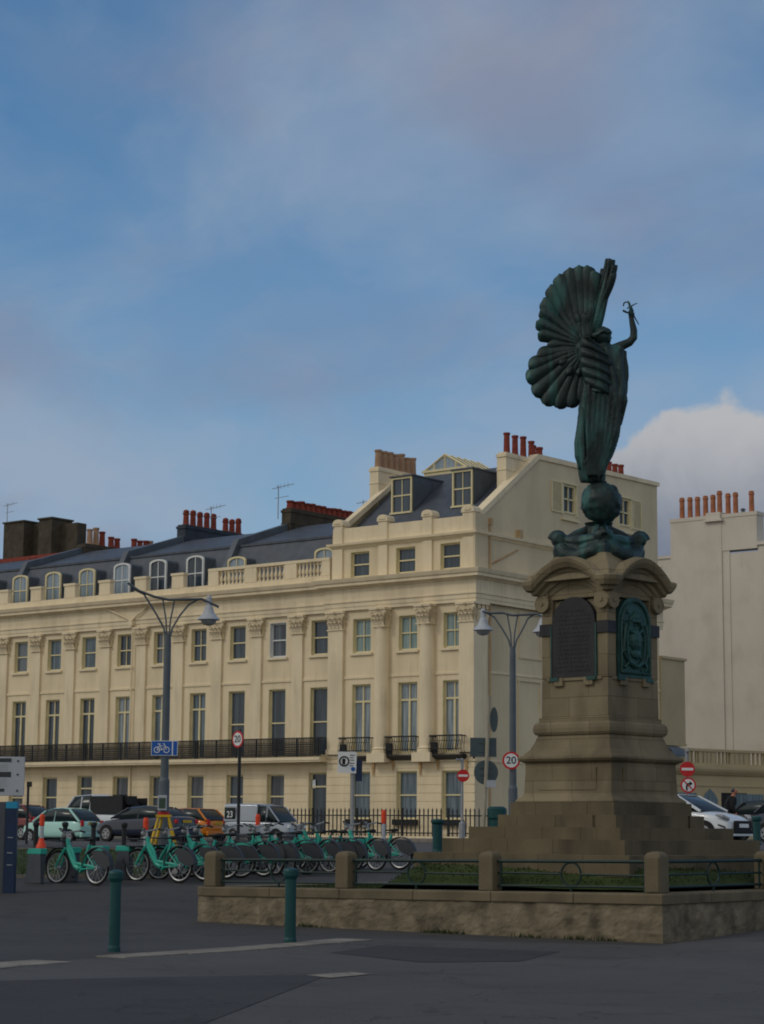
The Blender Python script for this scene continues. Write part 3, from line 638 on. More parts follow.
# shuttered side windows: glass recess facing east
for a, b, sh in ((wy0, wy1, -1), (wy2, wy3, 1)):
    f = MB(); x = W-.12
    f.box(x-.2, x-.02, a, a+.12, wz0, wz1); f.box(x-.2, x-.02, b-.12, b, wz0, wz1); f.box(x-.2, x-.02, a+.12, b-.12, wz1-.12, wz1); f.box(x-.2, x+.06, a+.12, b-.12, wz0, wz0+.1)
    f.box(x-.14, x-.06, (a+b)/2-.03, (a+b)/2+.03, wz0+.1, wz1-.12); f.box(x-.14, x-.06, a+.12, b-.12, (wz0+wz1)/2-.04, (wz0+wz1)/2+.04)
    f.box(x, x+.1, a-.15, b+.15, wz1, wz1+.1); f.box(x, x+.14, a-.2, b+.2, wz0-.4, wz0-.3)
    for q in ((a-.12, a), (b, b+.12)): f.box(x, x+.05, q[0], q[1], wz0-.1, wz1)
    fo = f.build('window', 'yellow', ch); p = MB(); p.box(x-.22, x-.16, a, b, wz0, wz1); p.build('pane', 'darkg', fo)
    for s0 in ((a-1.15, a-.15), (b+.15, b+1.15)):
        if (sh < 0 and s0[0] < a) or (sh > 0 and s0[0] > b):
            g = MB(); g.box(x+.005, x+.07, s0[0], s0[0]+.08, wz0-.05, wz1+.05); g.box(x+.005, x+.07, s0[1]-.08, s0[1], wz0-.05, wz1+.05); g.box(x+.005, x+.07, s0[0]+.08, s0[1]-.08, wz1-.03, wz1+.05); g.box(x+.005, x+.07, s0[0]+.08, s0[1]-.08, wz0-.05, wz0+.03)
            for k in range(18):
                zz = wz0+.06+k*(wz1-wz0-.1)/18; g.quad((x+.06, s0[0]+.08, zz), (x+.06, s0[1]-.08, zz), (x+.015, s0[1]-.08, zz+.07), (x+.015, s0[0]+.08, zz+.07))
            g.build('shutter', 'yellow', ch)
# roof, dormers, lantern, chimneys
ro = MB(); ro.quad((.4, .5, 16.7), (W-.5, .5, 16.7), (W-.5, 6.0, 20.85), (.4, 6.0, 20.85)); ro.quad((.4, 6, 20.85), (W-.5, 6, 20.85), (W-.5, LS, 20.95), (.4, LS, 20.95)); ro.build('roof', 'slate', ch)
for a, b, c, d in ((393.5, 411.5, 478, 510), (454.5, 472, 471, 503)):
    YD = 2.62; Y = YF+YD; p0 = onY(a, d, Y); p1 = onY(b, c, Y); x0, x1 = p0.x-XL, p1.x-XL; z0, z1 = p0.z, p1.z; hh = z1-z0; w = x1-x0
    z0 = 16.7+(YD-.5)*.7545+.02
    f = MB(); f.box(x0-.09, x0, YD-.1, YD+.05, z0, z1+.1); f.box(x1, x1+.09, YD-.1, YD+.05, z0, z1+.1); f.box(x0, x1, YD-.1, YD+.05, z1, z1+.1); f.box(x0-.12, x1+.12, YD-.2, YD+.05, z0-.1, z0)
    f.box(x0, x1, YD-.05, YD+.02, (z0+z1)/2-.03, (z0+z1)/2+.04); f.box((x0+x1)/2-.02, (x0+x1)/2+.02, YD-.045, YD+.025, z0, z1)
    fo = f.build('dormer', 'yellow', ch); p = MB(); p.box(x0, x1, YD+0, YD+.04, z0, z1); p.build('pane', 'darkg', fo)
    k = MB(); zt = z1+.12; ye = .5+(zt-16.7)/.7545
    for xx in (x0-.14, x1+.14): k.poly([(xx, YD-.05, z0), (xx, YD-.05, zt), (xx, ye, zt)]); 
    k.box(x0-.2, x1+.2, YD-.18, ye+.1, zt, zt+.07); k.build('cheek', 'lead', fo)
# glazed lantern on the ridge
Yl = YF+6.4; a0 = onY(424, 472, Yl); a1 = onY(452, 455, Yl); x0 = a0.x-XL; zb = 20.9; zt = onY(441, 455, Yl).z; xw = 2.9; xm = x0+xw/2
ln = MB()
yl0 = 6.4; yl1 = 9.5
ln.box(x0, x0+xw, yl0, yl1, zb, zb+.3)
for a, b in (((x0, zb+.3), (xm, zt)), ((xm, zt), (x0+xw, zb+.3)), ((x0+.7, zb+.3), (x0+.7, zb+.3+(zt-zb-.3)*.5)), ((xm, zb+.3), (xm, zt)), ((x0+xw-.7, zb+.3), (x0+xw-.7, zb+.3+(zt-zb-.3)*.5))): ln.tube([(a[0], yl0, a[1]), (b[0], yl0, b[1])], .07, 4)
for k in range(6):
    yy = yl0+(yl1-yl0)*k/5
    ln.tube([(x0-.05, yy, zb+.3), (xm, yy, zt+.03)], .04, 4); ln.tube([(xm, yy, zt+.03), (x0+xw+.05, yy, zb+.3)], .04, 4)
ln.box(x0-.1, x0+xw+.1, yl0-.08, yl0, zb+.22, zb+.34)
lo = ln.build('roof_lantern', 'yellow', ch); lp = MB(); lp.prism([(x0+.02, zb+.31), (xm, zt-.02), (x0+xw-.02, zb+.31)], yl0+.02, yl1); lp.build('pane', 'skyg', lo)
chimney(ch, -.48, .12, 3.95, 7.8, 17, 21.3, 'stucco2', 7, 'potbuff', 1.0, .2)
chimney(ch, W-.98, W-.4, 3.3, 6.55, 17.5, 21.05, 'stucco2', 4, 'pot', 1.05, .17, False)
c2 = MB(); c2.box(W-1.2, W-.45, 10.2, 15.8, 20.7, 21.3); c2o = c2.build('chimney', 'stucco2', ch)
pots(c2o, W-.8, 6.0, W-.8, 7.3, 21.0, 2, 'pot', .9, .2)
pots(c2o, W-.8, 12.4, W-.8, 15.6, 21.3, 5, 'pot', .8, .17)
dp = MB(); dp.box(W-.1, W+.12, 1.15, 1.4, 16.9, 17.25); dp.tube([(W+.02, 1.25, 17), (W+.02, 1.25, 5.2)], .06, 6); dp.tube([(W+.02, 1.25, 5.2), (W+.02, 1.25, 1.1)], .05, 6)
dp.tube([(W-.08, 1.6, 14.95), (W-.08, 3.9, 15.9)], .05, 5); dp.box(W-.12, W+.12, 3.8, 4.1, 16.5, 16.95)
dp.build('downpipe', mat('rusty_cream_pipe', (.5, .36, .2), .7, .1, 2, stain=(.35, .12, .04), stain_amt=.7, stain_scale=1.5, streak=True), ch)
# rear block of the corner house seen beyond the monument
rb = MB(); rb.box(W-3.5, W-.02, LS+.02, LS+2.7, 6.5, 11.25); rb.box(W-3.6, W+.08, LS+.02, LS+2.8, 11.25, 11.4); rb.box(W-3.6, W+.02, LS+.02, LS+2.75, 6.35, 6.5); rb.build('rear_wing', 'ochre', ch)

# iron area railings with plinth wall
def railings(x0, x1, y, label):
    e = empty('iron_railings', (x0, y, .95), 0, label, 'railings', 'black iron railings before the terrace')
    L = x1-x0; p = MB(); p.box(0, L, -.15, .15, -.1, .22); p.build('plinth', 'stucco2', e)
    r = MB(); n = int(L/.26)
    for k in range(n+1):
        x = L*k/n; r.box(x-.025, x+.025, -.02, .02, .22, 1.42); r.loft([[(x-.04, -.03, 1.42), (x+.04, -.03, 1.42), (x+.04, .03, 1.42), (x-.04, .03, 1.42)], [(x-.004, -.004, 1.62), (x+.004, -.004, 1.62), (x+.004, .004, 1.62), (x-.004, .004, 1.62)]])
    for z in (.35, 1.2): r.box(0, L, -.03, .03, z, z+.06)
    for k in range(int(L/2.9)+1): x = min(k*2.9, L); r.box(x-.05, x+.05, -.05, .05, .2, 1.6)
    r.build('rails', 'iron', e); return e
railings(-74.6, -60.6, 81.3, 'long black iron area railings in front of the corner house')
railings(-60.3, -54.5, 81.5, 'short black iron railings between road signs and monument steps')
railings(-97, -76.5, 81.3, 'black iron area railings behind the parked cars')

# ------------------------------------------------------------------ buildings behind
wb = empty('white_building', (-73, 122, 0), 0, 'tall weathered white building with a row of orange chimney pots', 'building')
Yw = 122
def wpt(px, py, Y=Yw): p = onY(px, py, Y); return p.x+73, p.z
xa, za = wpt(671, 520); xb, _ = wpt(757, 508); zc = 22.75; zs = wpt(757, 545)[1]
b = MB(); b.box(-9, 9, 0, 14, .6, wpt(665, 556)[1]-.2); b.build('wall', 'white_wall', wb)
b = MB(); zl = wpt(665, 556)[1]
b.box(xb+.01, 9.5, -.005, 14, .6, zs); b.box(xb-.0, 9.6, -.12, 14, zs, zs+.22); b.box(xa-6, xa, -.08, 14, zl-.2, zl)
b.build('parapet', 'white_wall', wb)
b = MB(); b.box(xa, xb, -.1, .9, zl, zc-.25); b.box(xa-.04, xb+.05, -.14, .94, zc-.25, zc); xp, _ = wpt(708, 520); xq, _ = wpt(722, 520)
b.box(xq+.001, xq+.55, -.05, .02, .6, zs); b.box(xp, xq, -.14, .02, .6, wpt(715, 522)[1]); b.box(xp-.15, xq+.15, -.38, .2, wpt(715, 522)[1], wpt(715, 522)[1]+.15); b.box(xp, xq, -.3, .9, wpt(715, 522)[1]+.15, zc+.15)
b.box(xa, xp, -.1, .0, .6, zl)
co = b.build('chimney', 'white_wall', wb)
for px, py in ((679, 497), (687, 496.5), (694.5, 496), (702.5, 495), (710, 494), (716.5, 490), (725, 492.5), (732.5, 491.5), (748.5, 490)):
    x, z = wpt(px, py); mb = MB(); hh = z-zc
    mb.lathe([(.20, 0), (.18, .1), (.165, hh-.3), (.2, hh-.26), (.2, hh-.18), (.17, hh-.14), (.18, hh-.05), (.1, hh)], n=10); mb.build('chimney_pot', 'pot2', co, loc=(x, .4, zc))
x, _ = wpt(740, 500); mb = MB(); mb.lathe([(.16, 0), (.12, .2), (.2, .25), (.1, .35)], n=8); mb.build('chimney_pot', 'lead', co, loc=(x, .4, zc))
# low ochre wing along the side street with balustraded parapet
an = empty('ochre_annex', (-60, 101.5, 0), 0, 'low ochre side wing with balustraded parapet and pointed arch window', 'building')
path = [(-.4, 0), (0, .1), (.25, 3), (.9, 6), (1.9, 9), (3.4, 12), (5.4, 15), (8, 18.5)]
def along(t):
    k = min(int(t), len(path)-2); u = t-k; a, b = Vector(path[k]), Vector(path[k+1]); d = (b-a).normalized(); p = a+(b-a)*u; return p, d, Vector((d.y, -d.x))
a = MB(); a.sweep(path, [(0, .6), (0, 5.0), (-.6, 5.0), (-.6, .6)]); a.build('wall', 'ochre', an)
a = MB(); a.sweep(path, [(0, 4.72), (.12, 4.76), (.3, 4.95), (.36, 5.08), (.36, 5.18), (0, 5.24), (-.3, 5.24), (-.3, 4.72)]); a.sweep(path, [(0, 4.1), (.06, 4.1), (.06, 4.2), (0, 4.22)]); a.build('cornice', 'ochre', an)
a = MB(); a.sweep(path, [(.02, 5.24), (.02, 5.42), (-.26, 5.42), (-.26, 5.24)]); a.sweep(path, [(.05, 6.1), (.05, 6.25), (-.3, 6.25), (-.3, 6.1)])
for k in range(64):
    t = .02+k*.11; 
    if t > len(path)-1.05: break
    p, d, nn = along(t); c = p-nn*.12
    if (k//4) % 2 == 0: a.obox((c.x, c.y, 5.76), (.12, .12, .68), math.atan2(d.y, d.x))
    else: a.obox((c.x, c.y, 5.76), (.42, .22, .68), math.atan2(d.y, d.x))
a.build('parapet', 'ochre', an)
def anx(px, w, z0, z1, mt, name, arch=False, fr='ochre'):
    best = min((abs(((lambda q: PW/2+FPX*((q-Vector((0, 0, EYE))).dot(CR))/((q-Vector((0, 0, EYE))).dot(_v)))(Vector((path_pt.x-60, path_pt.y+101.5, 3))))-px), t) for t in [i*.02 for i in range(1, 340)] for path_pt in [along(t)[0]])
    t = best[1]; p, d, nn = along(t); ang = math.atan2(d.y, d.x);
    f = MB(); hw = w/2; pts = [(-hw, z0), (hw, z0), (hw, z1)]+([(hw*.6, z1+.35), (0, z1+.6), (-hw*.6, z1+.35)] if arch else [])+[(-hw, z1)]
    f.prism([(x*1.25, z if z > z0 else z-.08) for x, z in pts], -.05, .03); fo = f.build(name, 'ochre', an, loc=(p.x, p.y, 0)); fo.rotation_euler = (0, 0, ang)
    g = MB(); g.prism(pts, -.08, -.051); g.build('pane', mt, fo)
anx(686, 1.9, 1.7, 3.7, 'blueg', 'window'); anx(709, 1.3, 1.8, 3.35, 'blueg', 'window', True); anx(732, 2.2, 1.1, 3.75, 'black', 'door'); anx(748, 2.3, 1.6, 3.7, 'blueg', 'window')
aw = MB(); n = 10
aw.loft([[(W-.02+.7*math.sin(PI/2*j/n), y, 5.7+.6*math.cos(PI/2*j/n)) for j in range(n+1)] for y in (LS+.1, LS+1.6)], caps=False, closed=False); aw.build('canopy', 'lead', ch)
# flats behind on the left: dark sooty block
db = empty('dark_brick_building', (-118, 110, 0), 0, 'dark brown brick rooftop block behind the left end of the terrace', 'building')
Yb = 110; 
def bpt(px, py, Y=Yb): p = onY(px, py, Y); return p.x+118, p.z
x0, zt = bpt(4, 524); x1, _ = bpt(24, 524); x2, _ = bpt(59, 522); x3, _ = bpt(82, 526)
x2, _ = bpt(50, 522); x3, _ = bpt(66, 526)
b = MB(); b.box(x0, x1, 0, 3, .6, zt); b.box(x1, x1+.01+(x2-x1)*.5, 1.0, 3, .6, zt-.1); b.box(x1+.02+(x2-x1)*.5, x2, .2, 2.4, .6, zt); b.box(x2+.01, x3, 1.2, 2.2, .6, zt-.35)
b.box(x0-.1, x1+.1, -.1, 3.1, zt, zt+.12); b.box(x1+.02+(x2-x1)*.5-.1, x2+.1, .1, 2.5, zt+.002, zt+.14); b.build('wall', 'darkbrick', db)
def aerial(px, py, Y, h, label, base_py=None, bars=4):
    p = onY(px, py, Y); e = MB(); e.tube([(0, 0, 0), (0, 0, h)], .03, 5)
    for k in range(bars): zz = h-.1-(0 if bars < 5 else 0); e.tube([(-.1+k*.28, 0, zz+.02*k-.15), (-.1+k*.28, 0, zz+.02*k+.15)], .015, 4)
    e.tube([(-.5, 0, h-.16), (1.2, 0, h-.02)], .02, 4); e.tube([(-.3, 0, h-.75), (.8, 0, h-.7)], .016, 4)
    o = e.build('tv_aerial', 'steel', loc=(p.x, p.y, p.z)); tag(o, label, 'aerial', 'rooftop aerials'); return o
aerial(7, 524, 112, 1.7, 'thin television aerial on the dark brick rooftop block')
aerial(211, 527, 93, 1.3, 'small television aerial behind the blue-grey chimney')
aerial(278, 519, 89.5, 2.0, 'tall television aerial beside the sooty chimney stack')
aerial(363, 517, 92, 1.0, 'small mast left of the cream seven-pot chimney', bars=0)


# ------------------------------------------------------------------ monument enclosure
EW = empty('retaining_wall', (-15.0, 25.3, 0), 0, 'low sandstone retaining wall round the monument lawn', 'wall')
ex0, ex1, ey0, ey1 = -24.1, -15.0, 25.3, 33.4
RC = [(-8.75, 0), (0, 0), (0, 8.1), (-9.05, 8.1), (-9.05, .3), (-8.96, .09)]
def wtop(x): return .68+.012*x          # local x, the coping drops a little to the west
n = 46
def wall_run(name, o_out, o_in, zlo, zhi, mt, jit, parent, bevel=0):
    mb = MB(); P = []
    for (a, b) in zip(RC, RC[1:]+RC[:1]):
        L = math.dist(a, b); k = max(1, int(L/.05))
        for j in range(k): P.append((a[0]+(b[0]-a[0])*j/k, a[1]+(b[1]-a[1])*j/k, Vector((b[1]-a[1], -(b[0]-a[0])))/L))
    N_ = len(P); rings = []
    for k in range(N_):
        nn = (P[k][2]+P[k-1][2]); nn = nn/(nn.length_squared/2); x, y = P[k][0], P[k][1]; g = gz(x-15, y+25.3)
        ring = []
        for q in range(15):
            z = zlo+(wtop(x)+zhi-zlo)*q/14; z = z if q else min(g, 0)-.25
            j = jit*(noise.noise(Vector((x*2.3, y*2.3, z*3.5)))*.9+1.0*noise.noise(Vector((x*6.1, y*6.1, z*8)))+.7*noise.noise(Vector((x*14, y*14, z*19))))+jit*.5*max(0, math.sin(PI*min(1, max(0, (z+.1)/.6))))
            if q == 0: j += jit
            ring.append((x+nn.x*(o_out+j), y+nn.y*(o_out+j), z))
        ring += [(x-nn.x*o_in, y-nn.y*o_in, wtop(x)+zhi), (x-nn.x*o_in, y-nn.y*o_in, -.2)]
        rings.append(ring)
    rings.append(rings[0]); mb.loft(rings, caps=False); return mb.build(name, mt, parent)
wall_run('wall', .0, .42, -.1, -.14, 'stoneb', .014, EW)
# ashlar coping blocks
mb = MB()
for (a, b) in zip(RC, RC[1:]+RC[:1]):
    a, b = Vector(a), Vector(b); L = (b-a).length; d = (b-a)/L; nn = Vector((d.y, -d.x)); k = max(1, round(L/1.35))
    for j in range(k):
        p, q = a+d*(L*j/k), a+d*(L*(j+1)/k)
        if j: p = p+d*.004
        for r in ((p, q-d*.004),):
            rings = []
            for t in (r[0], r[1]):
                zt = wtop(t.x); e0 = -.0 
                rings.append([(t.x+nn.x*o, t.y+nn.y*o, zt+z) for o, z in ((.03, -.15), (.03, -.015), (.012, 0), (-.44, 0), (-.44, -.15))])
            # mitre the corners
            if j == 0: rings[0] = [(v_[0]-d.x*max(-.44, o)*1, v_[1]-d.y*o, v_[2]) for v_, o in zip(rings[0], (.03, .03, .012, -.44, -.44))] if L > 1 else rings[0]
            if j == k-1: rings[1] = [(v_[0]+d.x*o, v_[1]+d.y*o, v_[2]) for v_, o in zip(rings[1], (.03, .03, .012, -.44, -.44))] if L > 1 else rings[1]
            mb.loft(rings)
mb.build('coping', 'stoned2', EW, bevel=.012)
# posts and green rails
FE = empty('low_railing', (-15.0, 25.3, .6), 0, 'green iron ring-pattern railing between stone posts on the monument wall', 'railing')
def lp_(px): 
    # local x of the post on the south face
    p = onY(px, 870, 25.5); return p.x+15.0
posts = [(-.21, .21), (lp_(490)+.0, .21), (lp_(346), .21), (lp_(214.5), .21), (-.21, 3.45), (-.21, 6.2), (-.21, 7.9)]
for k, (x, y) in enumerate(posts):
    z0 = wtop(x)-.6; mb = MB(); hw = .13
    mb.loft([[(sx*w_, sy*w_, z) for sx, sy in ((-1, -1), (1, -1), (1, 1), (-1, 1))] for w_, z in ((hw, 0), (hw, .52), (hw-.03, .565), (.03, .585))])
    if k == 0: mb.obox((.02, .0, .26), (.20, .30, .5), 0)
    mb.build('post', 'stoned2', FE, bevel=.02, loc=(x, y, z0))
def railpanel(a, b):
    a, b = Vector(a), Vector(b); d = (b-a).normalized(); L = (b-a).length; mb = MB(); za, zb_ = wtop(a.x)-.6, wtop(b.x)-.6; mid = (a+b)/2; zm = (za+zb_)/2
    for z, w_ in ((.44, .028), (.255, .018), (.08, .02)):
        if z == .255:
            for s, e in ((a, mid-d*.17), (mid+d*.17, b)): mb.tube([(s.x, s.y, zm+z), (e.x, e.y, zm+z)], w_, 6)
        else: mb.tube([(a.x, a.y, za+z), (b.x, b.y, zb_+z)], w_, 6)
    mb.tube([(mid.x+d.x*.17*math.cos(t*PI/10), mid.y+d.y*.17*math.cos(t*PI/10), zm+.255+.17*math.sin(t*PI/10)) for t in range(21)], .017, 5)
    mb.tube([(mid.x, mid.y, zm-.02), (mid.x, mid.y, zm+.09)], .02, 5)
    for s in (a+d*.05, b-d*.05): mb.tube([(s.x, s.y, zm+.02), (s.x, s.y, zm+.44)], .018, 5)
    mb.build('rail', 'rail', FE)
S = .15
for p, q in ((0, 1), (1, 2), (2, 3), (0, 4), (4, 5), (5, 6)):
    a, b = Vector(posts[p][:2]), Vector(posts[q][:2]); d = (b-a).normalized(); railpanel(a+d*S, b-d*S)
# mounded lawn inside the wall
MC = Vector((-17.8, 28.16))
mb = MB(); nx = 40
def moundz(x, y):
    r = max(abs(x-MC.x), abs(y-MC.y)); t = min(1, max(0, (2.75-r)/.75)); t = t*t*(3-2*t)
    return .55+.46*t+.02*noise.noise(Vector((x*2, y*2, 0)))
for j in range(nx+1):
    for i in range(nx+1):
        x = ex0+.4+(ex1-ex0-.8)*i/nx; y = ey0+.4+(ey1-ey0-.8)*j/nx; mb.v.append((x, y, moundz(x, y)))
for j in range(nx):
    for i in range(nx): a = j*(nx+1)+i; mb.f.append((a, a+1, a+nx+2, a+nx+1))
tag(mb.build('monument_lawn', 'grass', smooth=True), kind='structure')
def rg2():
    x, y = random.uniform(ex0+.45, ex1-.45), random.uniform(ey0+.45, ey1-3); return x, y, moundz(x, y)-.01
grass('monument_lawn_grass', rg2, 26000, .04, 5)
# weeds at the wall foot
def rg3():
    x = random.choice((-17.2, -18.6, -19.0, -21.5, -16.4, -15.9))+random.gauss(0, .13); return x, 25.26+random.gauss(0, .03), 0
grass('wall_foot_weeds', rg3, 260, .07, 8)

# ------------------------------------------------------------------ monument pedestal
RZ = math.radians(-5)
PD = empty('monument_pedestal', (MC.x, MC.y, 1.0), RZ, 'tall stepped sandstone pedestal with bronze tablets under the winged statue', 'pedestal')
def sq(h): return [(-h, -h), (h, -h), (h, h), (-h, h)]
def ring_loft(mb, hz, ch=0):
    rings = []
    for h, z in hz:
        if ch: c = ch if isinstance(ch, (int, float)) else ch; rings.append([(sx*h-(sx*c if q else 0), sy*h-(sy*c if not q else 0), z) for sx, sy, q in ((-1, -1, 0), (-1, -1, 1), (1, -1, 1), (1, -1, 0), (1, 1, 0), (1, 1, 1), (-1, 1, 1), (-1, 1, 0))])
        else: rings.append([(x, y, z) for x, y in sq(h)])
    mb.loft(rings); return mb
def blocks(mb, h, z0, z1, k, off):          # one course of dressed stones round a square
    for s in range(4):
        c, s_ = round(math.cos(s*PI/2)), round(math.sin(s*PI/2)); cuts = [-h]+sorted([-h+2*h*(j+off)/k for j in range(1 if off == 0 else 0, k)])+[h]
        for a, b in zip(cuts, cuts[1:]):
            if b-a < .05: continue
            lo, hi = a+(.0 if a == -h else .0025), b-(.45 if b == h else .0025)   # the last stone turns the corner on the next face
            if b == h: lo, hi = a+.0025, h-.452
            if a == -h: lo = -h
            i0 = len(mb.v); mb.box(lo, hi, -h, -h+.45, z0, z1)
            for q in range(i0, len(mb.v)): x, y, z = mb.v[q]; mb.v[q] = (x*c-y*s_, x*s_+y*c, z)
    mb.box(-h+.448, h-.448, -h+.448, h-.448, z0, z1-.002)
tiers = [(2.12, -.12, .19, 5, .0), (1.80, .19, .41, 4, .5), (1.50, .41, .595, 4, 0), (1.17, .595, .785, 3, .5), (1.03, .785, .98, 2, .5)]
mb = MB()
for h, z0, z1, k, off in tiers: blocks(mb, h, z0, z1+.0, k, off)
mb.build('steps', 'stoned', PD, bevel=.014)
mb = MB(); ring_loft(mb, [(.98, .98), (.97, 1.02), (.90, 1.08), (.875, 1.12), (.86, 1.5), (.86, 1.6)])
for s in range(4):
    i0 = len(mb.v); mb.loft([[(x, -.885+dz*.02, z) for x, z in ((-.58, 1.17), (.58, 1.17), (.58, 1.53), (-.58, 1.53))] for dz in (0, 2)])
    for q in range(i0, len(mb.v)): x, y, z = mb.v[q]; a = s*PI/2; mb.v[q] = (x*math.cos(a)-y*math.sin(a), x*math.sin(a)+y*math.cos(a), z)
mb.build('base_block', 'stone', PD, bevel=.012)
mb = MB(); ring_loft(mb, [(.86, 1.6), (.88, 1.61), (.93, 1.635), (.95, 1.67), (.945, 1.70), (.90, 1.715), (.88, 1.73), (.80, 1.82), (.75, 1.93), (.72, 2.02), (.71, 2.04)])
ring_loft(mb, [(.71, 2.041), (.74, 2.05), (.765, 2.09), (.77, 2.15), (.76, 2.21), (.73, 2.245), (.70, 2.25), (.70, 2.31), (.68, 2.33)]); mb.build('moulding', 'stone', PD, smooth=False)
# shaft: core with recessed faces and corner piers
mb = MB(); ring_loft(mb, [(.67, 2.331), (.665, 2.93), (.6, 2.94), (.6, 4.2)]); 
for sx in (-1, 1):
    for sy in (-1, 1): mb.obox((sx*.555, sy*.555, 3.58), (.22, .22, 1.28))
ring_loft(mb, [(.665, 4.22), (.665, 4.5)])
mb.build('shaft', 'stone', PD, bevel=.01)
mb = MB()
for s in range(4):
    for sx in (-1, 1):
        i0 = len(mb.v); mb.box(sx*.3-.09, sx*.3+.09, -.715, -.6, 2.82, 2.95); mb.box(-.55, .55, -.69, -.6, 2.9, 2.955) if sx > 0 else None
        for q in range(i0, len(mb.v)): x, y, z = mb.v[q]; a = s*PI/2; mb.v[q] = (x*math.cos(a)-y*math.sin(a), x*math.sin(a)+y*math.cos(a), z)
mb.build('tablet_ledge', 'stone', PD, bevel=.008)
def rot_s(mb, i0, s):
    a = s*PI/2
    for q in range(i0, len(mb.v)): x, y, z = mb.v[q]; mb.v[q] = (x*math.cos(a)-y*math.sin(a), x*math.sin(a)+y*math.cos(a), z)
def tablet_outline(w, z0, z1): return [(-w, z0), (w, z0), (w, z1-.42)]+[(w*math.cos(t*PI/14), z1-.42+.42*math.sin(t*PI/14)) for t in range(1, 14)]+[(-w, z1-.42)]
# dark inscribed tablet on the south face, green relief tablets on the others
for s in range(4):
    dark = s == 0; mb = MB(); w = .435; o = tablet_outline(w, 2.95, 4.24)
    mb.loft([[(x, -.69, z) for x, z in o], [(x, -.60, z) for x, z in o]])
    o2 = tablet_outline(w-.03, 2.98, 4.20); mb.loft([[(x, -.705, z) for x, z in tablet_outline(w, 2.95, 4.24)], [(x, -.69, z) for x, z in tablet_outline(w, 2.95, 4.24)]]) if not dark else None
    if dark:
        for k in range(15):
            z = 4.0-k*.068; hw = .36*(.55 if z > 3.95 else .9); x = -hw
            while x < hw-.03: ww = random.uniform(.03, .09); mb.box(x, min(x+ww, hw), -.696, -.688, z, z+.028); x += ww+.02
    else:
        random.seed(s)
        ol = tablet_outline(w-.06, 3.02, 4.17); 
        mb.tube([(x, -.715, z) for x, z in ol]+[(ol[0][0], -.715, ol[0][1])], .022, 5)
        mb.tube([(.24*math.cos(t), -.72, 3.5+.38*math.sin(t)) for t in [k*PI/12 for k in range(25)]], .024, 5)
        mb.ball((0, -.715, 3.92), .1, 6, (1, .5, .8)); mb.box(-.13, .13, -.76, -.7, 3.84, 3.88)
        for sx in (-1, 1): mb.ball((sx*.1, -.715, 3.87), .07, 6, (1, .5, 1)); mb.tube([(sx*.3, -.715, 3.1), (sx*.2, -.735, 3.2), (sx*.33, -.715, 3.35), (sx*.27, -.73, 3.8)], .03, 5)
        mb.ball((0, -.71, 3.55), .15, 6, (1, .5, 1.2)); mb.ball((0, -.715, 3.33), .1, 6, (1.3, .5, .8)); mb.tube([(-.17, -.72, 3.7), (0, -.75, 3.62), (.17, -.72, 3.72)], .03, 5)
        mb.tube([(-.2, -.72, 3.2), (0, -.745, 3.12), (.2, -.72, 3.2)], .035, 5)
        for k in range(40): mb.ball((random.uniform(-.3, .3), -.708, random.uniform(3.08, 4.0)), random.uniform(.02, .045), 4, (1, .6, 1))
    rot_s(mb, 0, s)
    mb.build('inscribed_tablet' if dark else 'relief_tablet', 'plaque' if dark else 'verd', PD)
    fr = MB()
    for sx in (-1, 1): fr.box(sx*.37-.09, sx*.37+.09, -.73, -.66, 2.90, 2.955)
    if dark: fr.box(.436, .46, -.7, -.61, 2.95, 3.8); fr.box(-.46, -.436, -.7, -.61, 2.95, 3.8)
    rot_s(fr, 0, s); fr.build('tablet_foot', 'verd', PD)
for s in range(4):
    mb = MB(); mb.box(.465, .69, -.69, -.60, 3.64, 3.83); mb.box(.60, .688, -.60, -.465, 3.64, 3.83); rot_s(mb, 0, s)
    mb.build('bronze_band', 'plaque', PD)
# corner volutes below the cornice
for s in range(4):
    for side in (0, 1):
        mb = MB(); cx, cz = .60, 4.16
        y = -.66
        mb.tube([(cx+(.035+.10*(1-t/22))*math.cos(t*.55), y-.06, cz+(.035+.10*(1-t/22))*math.sin(t*.55)) for t in range(23)], .03, 6); mb.disc((cx, y-.02, cz), .14, .14, 'Y', 16)
        mb.disc((cx, y-.09, cz), .035, .04, 'Y', 8)
        mb.prism([(cx-.12, cz+.02), (cx-.1, cz+.2), (cx+.1, cz+.2), (cx+.12, cz+.02)], y-.06, y+.05)
        if side: mb.v = [(-x, y_, z) for x, y_, z in mb.v]
        rot_s(mb, 0, s); mb.build('volute', 'stone', PD)
# arched cornice
def arch(s, a=.68, H=.34):
    return H*math.cos(PI/2*s/a)**.85 if abs(s) < a else 0
def cor(mb, layers):                      # layers: (projection, z, arch gain)
    rings = []; ss = [-.86, -.80]+[q*.05 for q in range(-15, 16)]+[.80, .86]
    for pr, z, g in layers:
        ring = []
        for s in range(4):
            for u in ss:
                x = u*pr; su = x if abs(x) < .66 else .67
                ring.append(((x*math.cos(s*PI/2)+pr*math.sin(s*PI/2)), (x*math.sin(s*PI/2)-pr*math.cos(s*PI/2)), z+arch(su)*g))
        rings.append(ring)
    mb.loft(rings); return mb
mb = MB(); cor(mb, [(.60, 4.05, 1), (.68, 4.10, 1), (.70, 4.17, 1), (.74, 4.19, 1), (.75, 4.26, 1), (.82, 4.29, 1), (.84, 4.34, 1), (.90, 4.36, 1), (.945, 4.44, 1), (.955, 4.50, 1), (.93, 4.52, 1), (.80, 4.56, .95), (.5, 4.6, .6)])
mb.build('arched_cornice', 'stone', PD, bevel=0)
